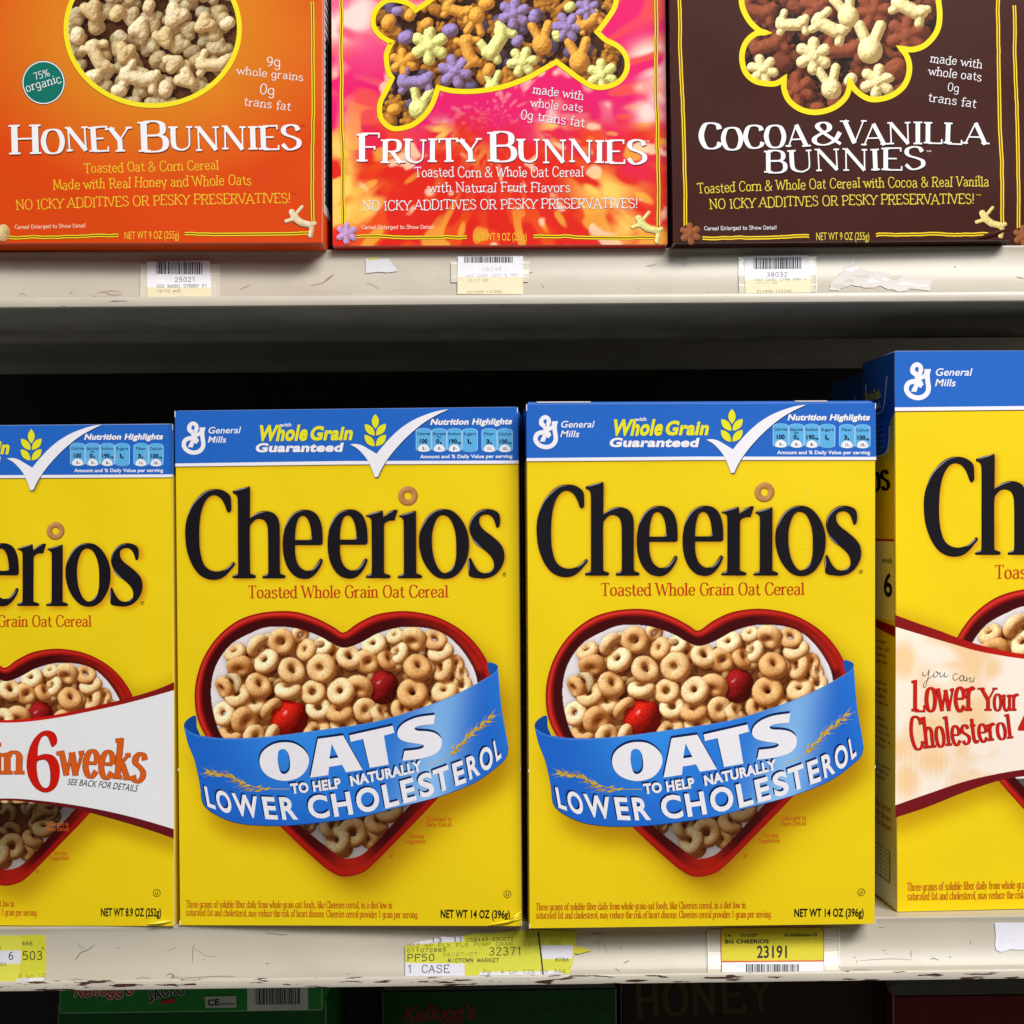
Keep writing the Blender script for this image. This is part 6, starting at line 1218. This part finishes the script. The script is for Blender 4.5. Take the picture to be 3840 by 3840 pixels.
for s_, a, b, ya, yb, cp, st_, cc_, wm in (('13', 345, 458, 224, 218, 40, 'monos', D1, 1.3), ('11', 555, 660, 214, 210, 42, 'monos', D1, 1.3), ('058449-890072', 686, 1138, 216, 204, 34, 'monob', D1, .75), ('OG2 NP FLX PLS PUMP GRAN', 118, 1130, 278, 254, 36, 'mono', D2, 1), ('12/11.3OZ', 1226, 1595, 252, 246, 38, 'monos', c(150, 146, 50), 1),
                                  ('011072885', 118, 496, 322, 314, 32, 'monob', D1, .75), ('32371', 900, 1225, 350, 346, 74, 'mono', D1, 1), ('PF50', 118, 388, 405, 402, 62, 'mono', D1, 1.2), ('06/07/07', 458, 790, 360, 356, 32, 'mono', D2, 1), ('MIDTOWN MARKET', 508, 998, 416, 414, 34, 'monob', D1, .8), ('1 CASE', 120, 528, 512, 510, 68, 'mono', c(76, 80, 96), 1.1),
                                  ('8086', 1530, 1662, 408, 406, 30, 'mono', D1, 1.2), ('Pg  4 Ln 126 Ch 366', 840, 1636, 520, 512, 34, 'mono', D2, 1), ('STORE', 922, 1128, 552, 550, 18, 'monob', c(90, 90, 96), .7), ('7', 1305, 1345, 550, 549, 18, 'monob', c(90, 90, 96), .7), ('- - -', 130, 240, 258, 240, 20, 'monos', D1, 1.5)):
    text(M, 'T2', s_, [(a, ya), (b, yb)], cp, cc_, st_, layer=3, wmul=wm)
M.build('dot_matrix_printing', PAPER, t)
t = lthing('price_label', 'red-edged yellow barcode tag with 23191 on the lower shelf edge', 'price label')
sleeve('S7', [(142, 214), (888, 206), (890, 446), (144, 456)], 'L', t, [((800, 230), (884, 226), 2), ((800, 262), (884, 268), 3), ((804, 345), (886, 338), 2), ((888, 208), (890, 444), 1.6), ((142, 215), (144, 455), 1.6), ((148, 405), (215, 402), 2)])
RDB = c(206, 60, 30)
paper('L', 'S7', [([(228, 203), (782, 201), (799, 218), (801, 446), (217, 458), (214, 220)], RDB, 2), ([(230, 207), (780, 205), (794, 220), (796, 384), (220, 390), (219, 222)], c(208, 196, 34), 2.4), ([(222, 397), (797, 391), (798, 446), (222, 457)], PW, 2.4)], t)
M = LipMB('L', .0011)
for s_, a, b, y, cp, bd in (('14', 242, 272, 257, 18, .02), ('15-OZ*', 328, 426, 256, 18, .02), ('01600066610', 575, 760, 254, 18, .03), ('BG CHEERIOS', 240, 487, 293, 22, .035), ('23191', 420, 590, 372, 68, .02)): text(M, 'S7', s_, [(a, y), (b, y - 1)], cp, c(30, 28, 20), bold=bd, layer=3.5)
bars(M, 'S7', 358, 662, 405, 452, INK, 36, 9, 3.5); M.build('barcode_printing', PAPER, t)
o = paper('L', 'S7', [([(1765, 166), (1850, 164), (2200, 168), (2200, 318), (1900, 322), (1850, 320), (1826, 330), (1800, 336), (1775, 326), (1768, 300), (1772, 240)], c(222, 220, 230), 1)], None, 'paper_scrap'); tag(o, 'white torn paper scrap below the tallest box at the right end of the lower shelf', 'paper scrap', 'paper remnants stuck on the shelf edges')

# scratches and scuffs lying on the paint
def marks(which, lst, parent, seed, n, ymin, ymax):
    M = LipMB(which, .00012); rr = random.Random(seed)
    for z, s_, w_, col in lst:
        p = path(z, s_, False, 5); t_ = np.linspace(0, 1, len(p)); M.stroke(p, w_ * (.35 + .65 * np.sin(np.pi * np.clip(t_ * .9 + .05, 0, 1))), col, .3)
    for _ in range(n):
        x = rr.uniform(0, 3840); y = rr.uniform(0, 1) ** .5; _, tp, bt = LIPS[which]; ya = np.interp(x, [q[0] for q in tp], [q[1] for q in tp]); yb = np.interp(x, [q[0] for q in bt], [q[1] for q in bt]); y = ya + 8 + (yb - ya - 12) * y
        L_ = rr.choice([2, 3, 4, 6, 12]); a = rr.uniform(-.5, .5) if rr.random() < .8 else rr.uniform(1, 2); q = np.array([[x, y], [x + L_ * .5 * math.cos(a), y + L_ * .5 * math.sin(a) + rr.uniform(-1, 1)], [x + L_ * math.cos(a), y + L_ * math.sin(a)]])
        g = rr.uniform(.14, .30); M.stroke(q, [rr.uniform(.8, 2), rr.uniform(1, 2.6), .6], (g * 1.1, g, g * .85), .2)
    o = M.build('scuff_marks', PAPER); o.parent = parent; o.matrix_parent_inverse = Matrix.Translation((0, 0, -parent.location.z))
G1, G2 = c(124, 114, 98), c(150, 141, 124)
marks('L', [('S5', '536,140 500,168 460,185 440,210 425,232', 4, G1), ('S5', '438,125 455,150 478,163', 2, G2), ('S5', '942,184 970,172 995,163', 2.4, G2), ('S5', '1098,142 1092,180 1090,250', 2.6, G1), ('S5', '1098,172 1130,185 1165,208 1220,214', 2, G2), ('S5', '1502,76 1560,82 1600,86 1630,84', 3, G1), ('S5', '1505,252 1515,257 1524,252', 3, G1), ('S5', '940,320 960,308 985,318 970,328 1010,324', 4, G1), ('S5', '760,336 800,326 850,330', 4, G2), ('S5', '1000,330 1100,328 1250,322 1330,326', 2.5, G1), ('S5', '380,338 430,330 480,338', 3, G2),
            ('S6', '1402,84 1440,86 1485,82', 2.6, G1), ('S6', '1408,142 1440,142 1465,140', 2, G2), ('S6', '1458,118 1460,142 1462,172', 2, G2), ('S6', '1470,130 1490,160 1503,200', 1.6, G2), ('S6', '1585,158 1583,178', 4, G2), ('S6', '1598,254 1612,248 1630,240', 4, G1), ('S6', '1550,282 1578,298', 3, G1), ('S6', '30,318 44,314', 4, G2),
            ('S7', '1000,388 1100,382 1200,378 1300,383', 2, G2), ('S7', '1294,330 1292,350 1293,372', 2.6, G1), ('S7', '1402,380 1420,374 1450,383', 3, G1), ('S7', '1630,275 1630,298', 3, G1), ('S7', '1112,206 1128,208 1140,204', 2.4, G1), ('S7', '1510,366 1520,364', 4, G1), ('S7', '930,440 1000,432 1080,436', 4, G2)], sh_lo, 3, 30, 0, 1)
BR = c(158, 130, 94)
marks('U', [('U1', '1920,1555 1880,1590 1840,1612 1785,1622', 4, BR), ('U1', '1440,1622 1400,1640 1378,1650', 3.4, BR), ('U1', '105,1700 130,1684 162,1705', 3, G2), ('U1', '405,1680 415,1672', 8, G2), ('U1', '560,1680 600,1670 640,1690 700,1686', 7, c(160, 150, 132)), ('U1', '530,1690 570,1706 620,1700', 6, c(170, 160, 140)), ('U1', '590,1672 640,1664 700,1672', 5, c(166, 156, 138)),
            ('U2', '0,1518 20,1500 48,1484', 4, BR), ('U2', '225,1530 260,1546 300,1570', 4, c(168, 156, 130)), ('U2', '1185,1540 1200,1565', 3, BR), ('U2', '1760,1438 1790,1434 1818,1424', 2.6, G1), ('U2', '1118,1475 1140,1472', 3, G1), ('U3', '1555,1434 1562,1430', 5, G1), ('U3', '1890,1490 1932,1500', 4, BR), ('U3', '20,1380 40,1384', 3, G2)], sh_up, 5, 12, 0, 1)

# the colour store above works in scene units already; nothing else to set up
for o in list(bpy.data.objects):
    if o.name in ('t', 'tmp'): bpy.data.objects.remove(o)
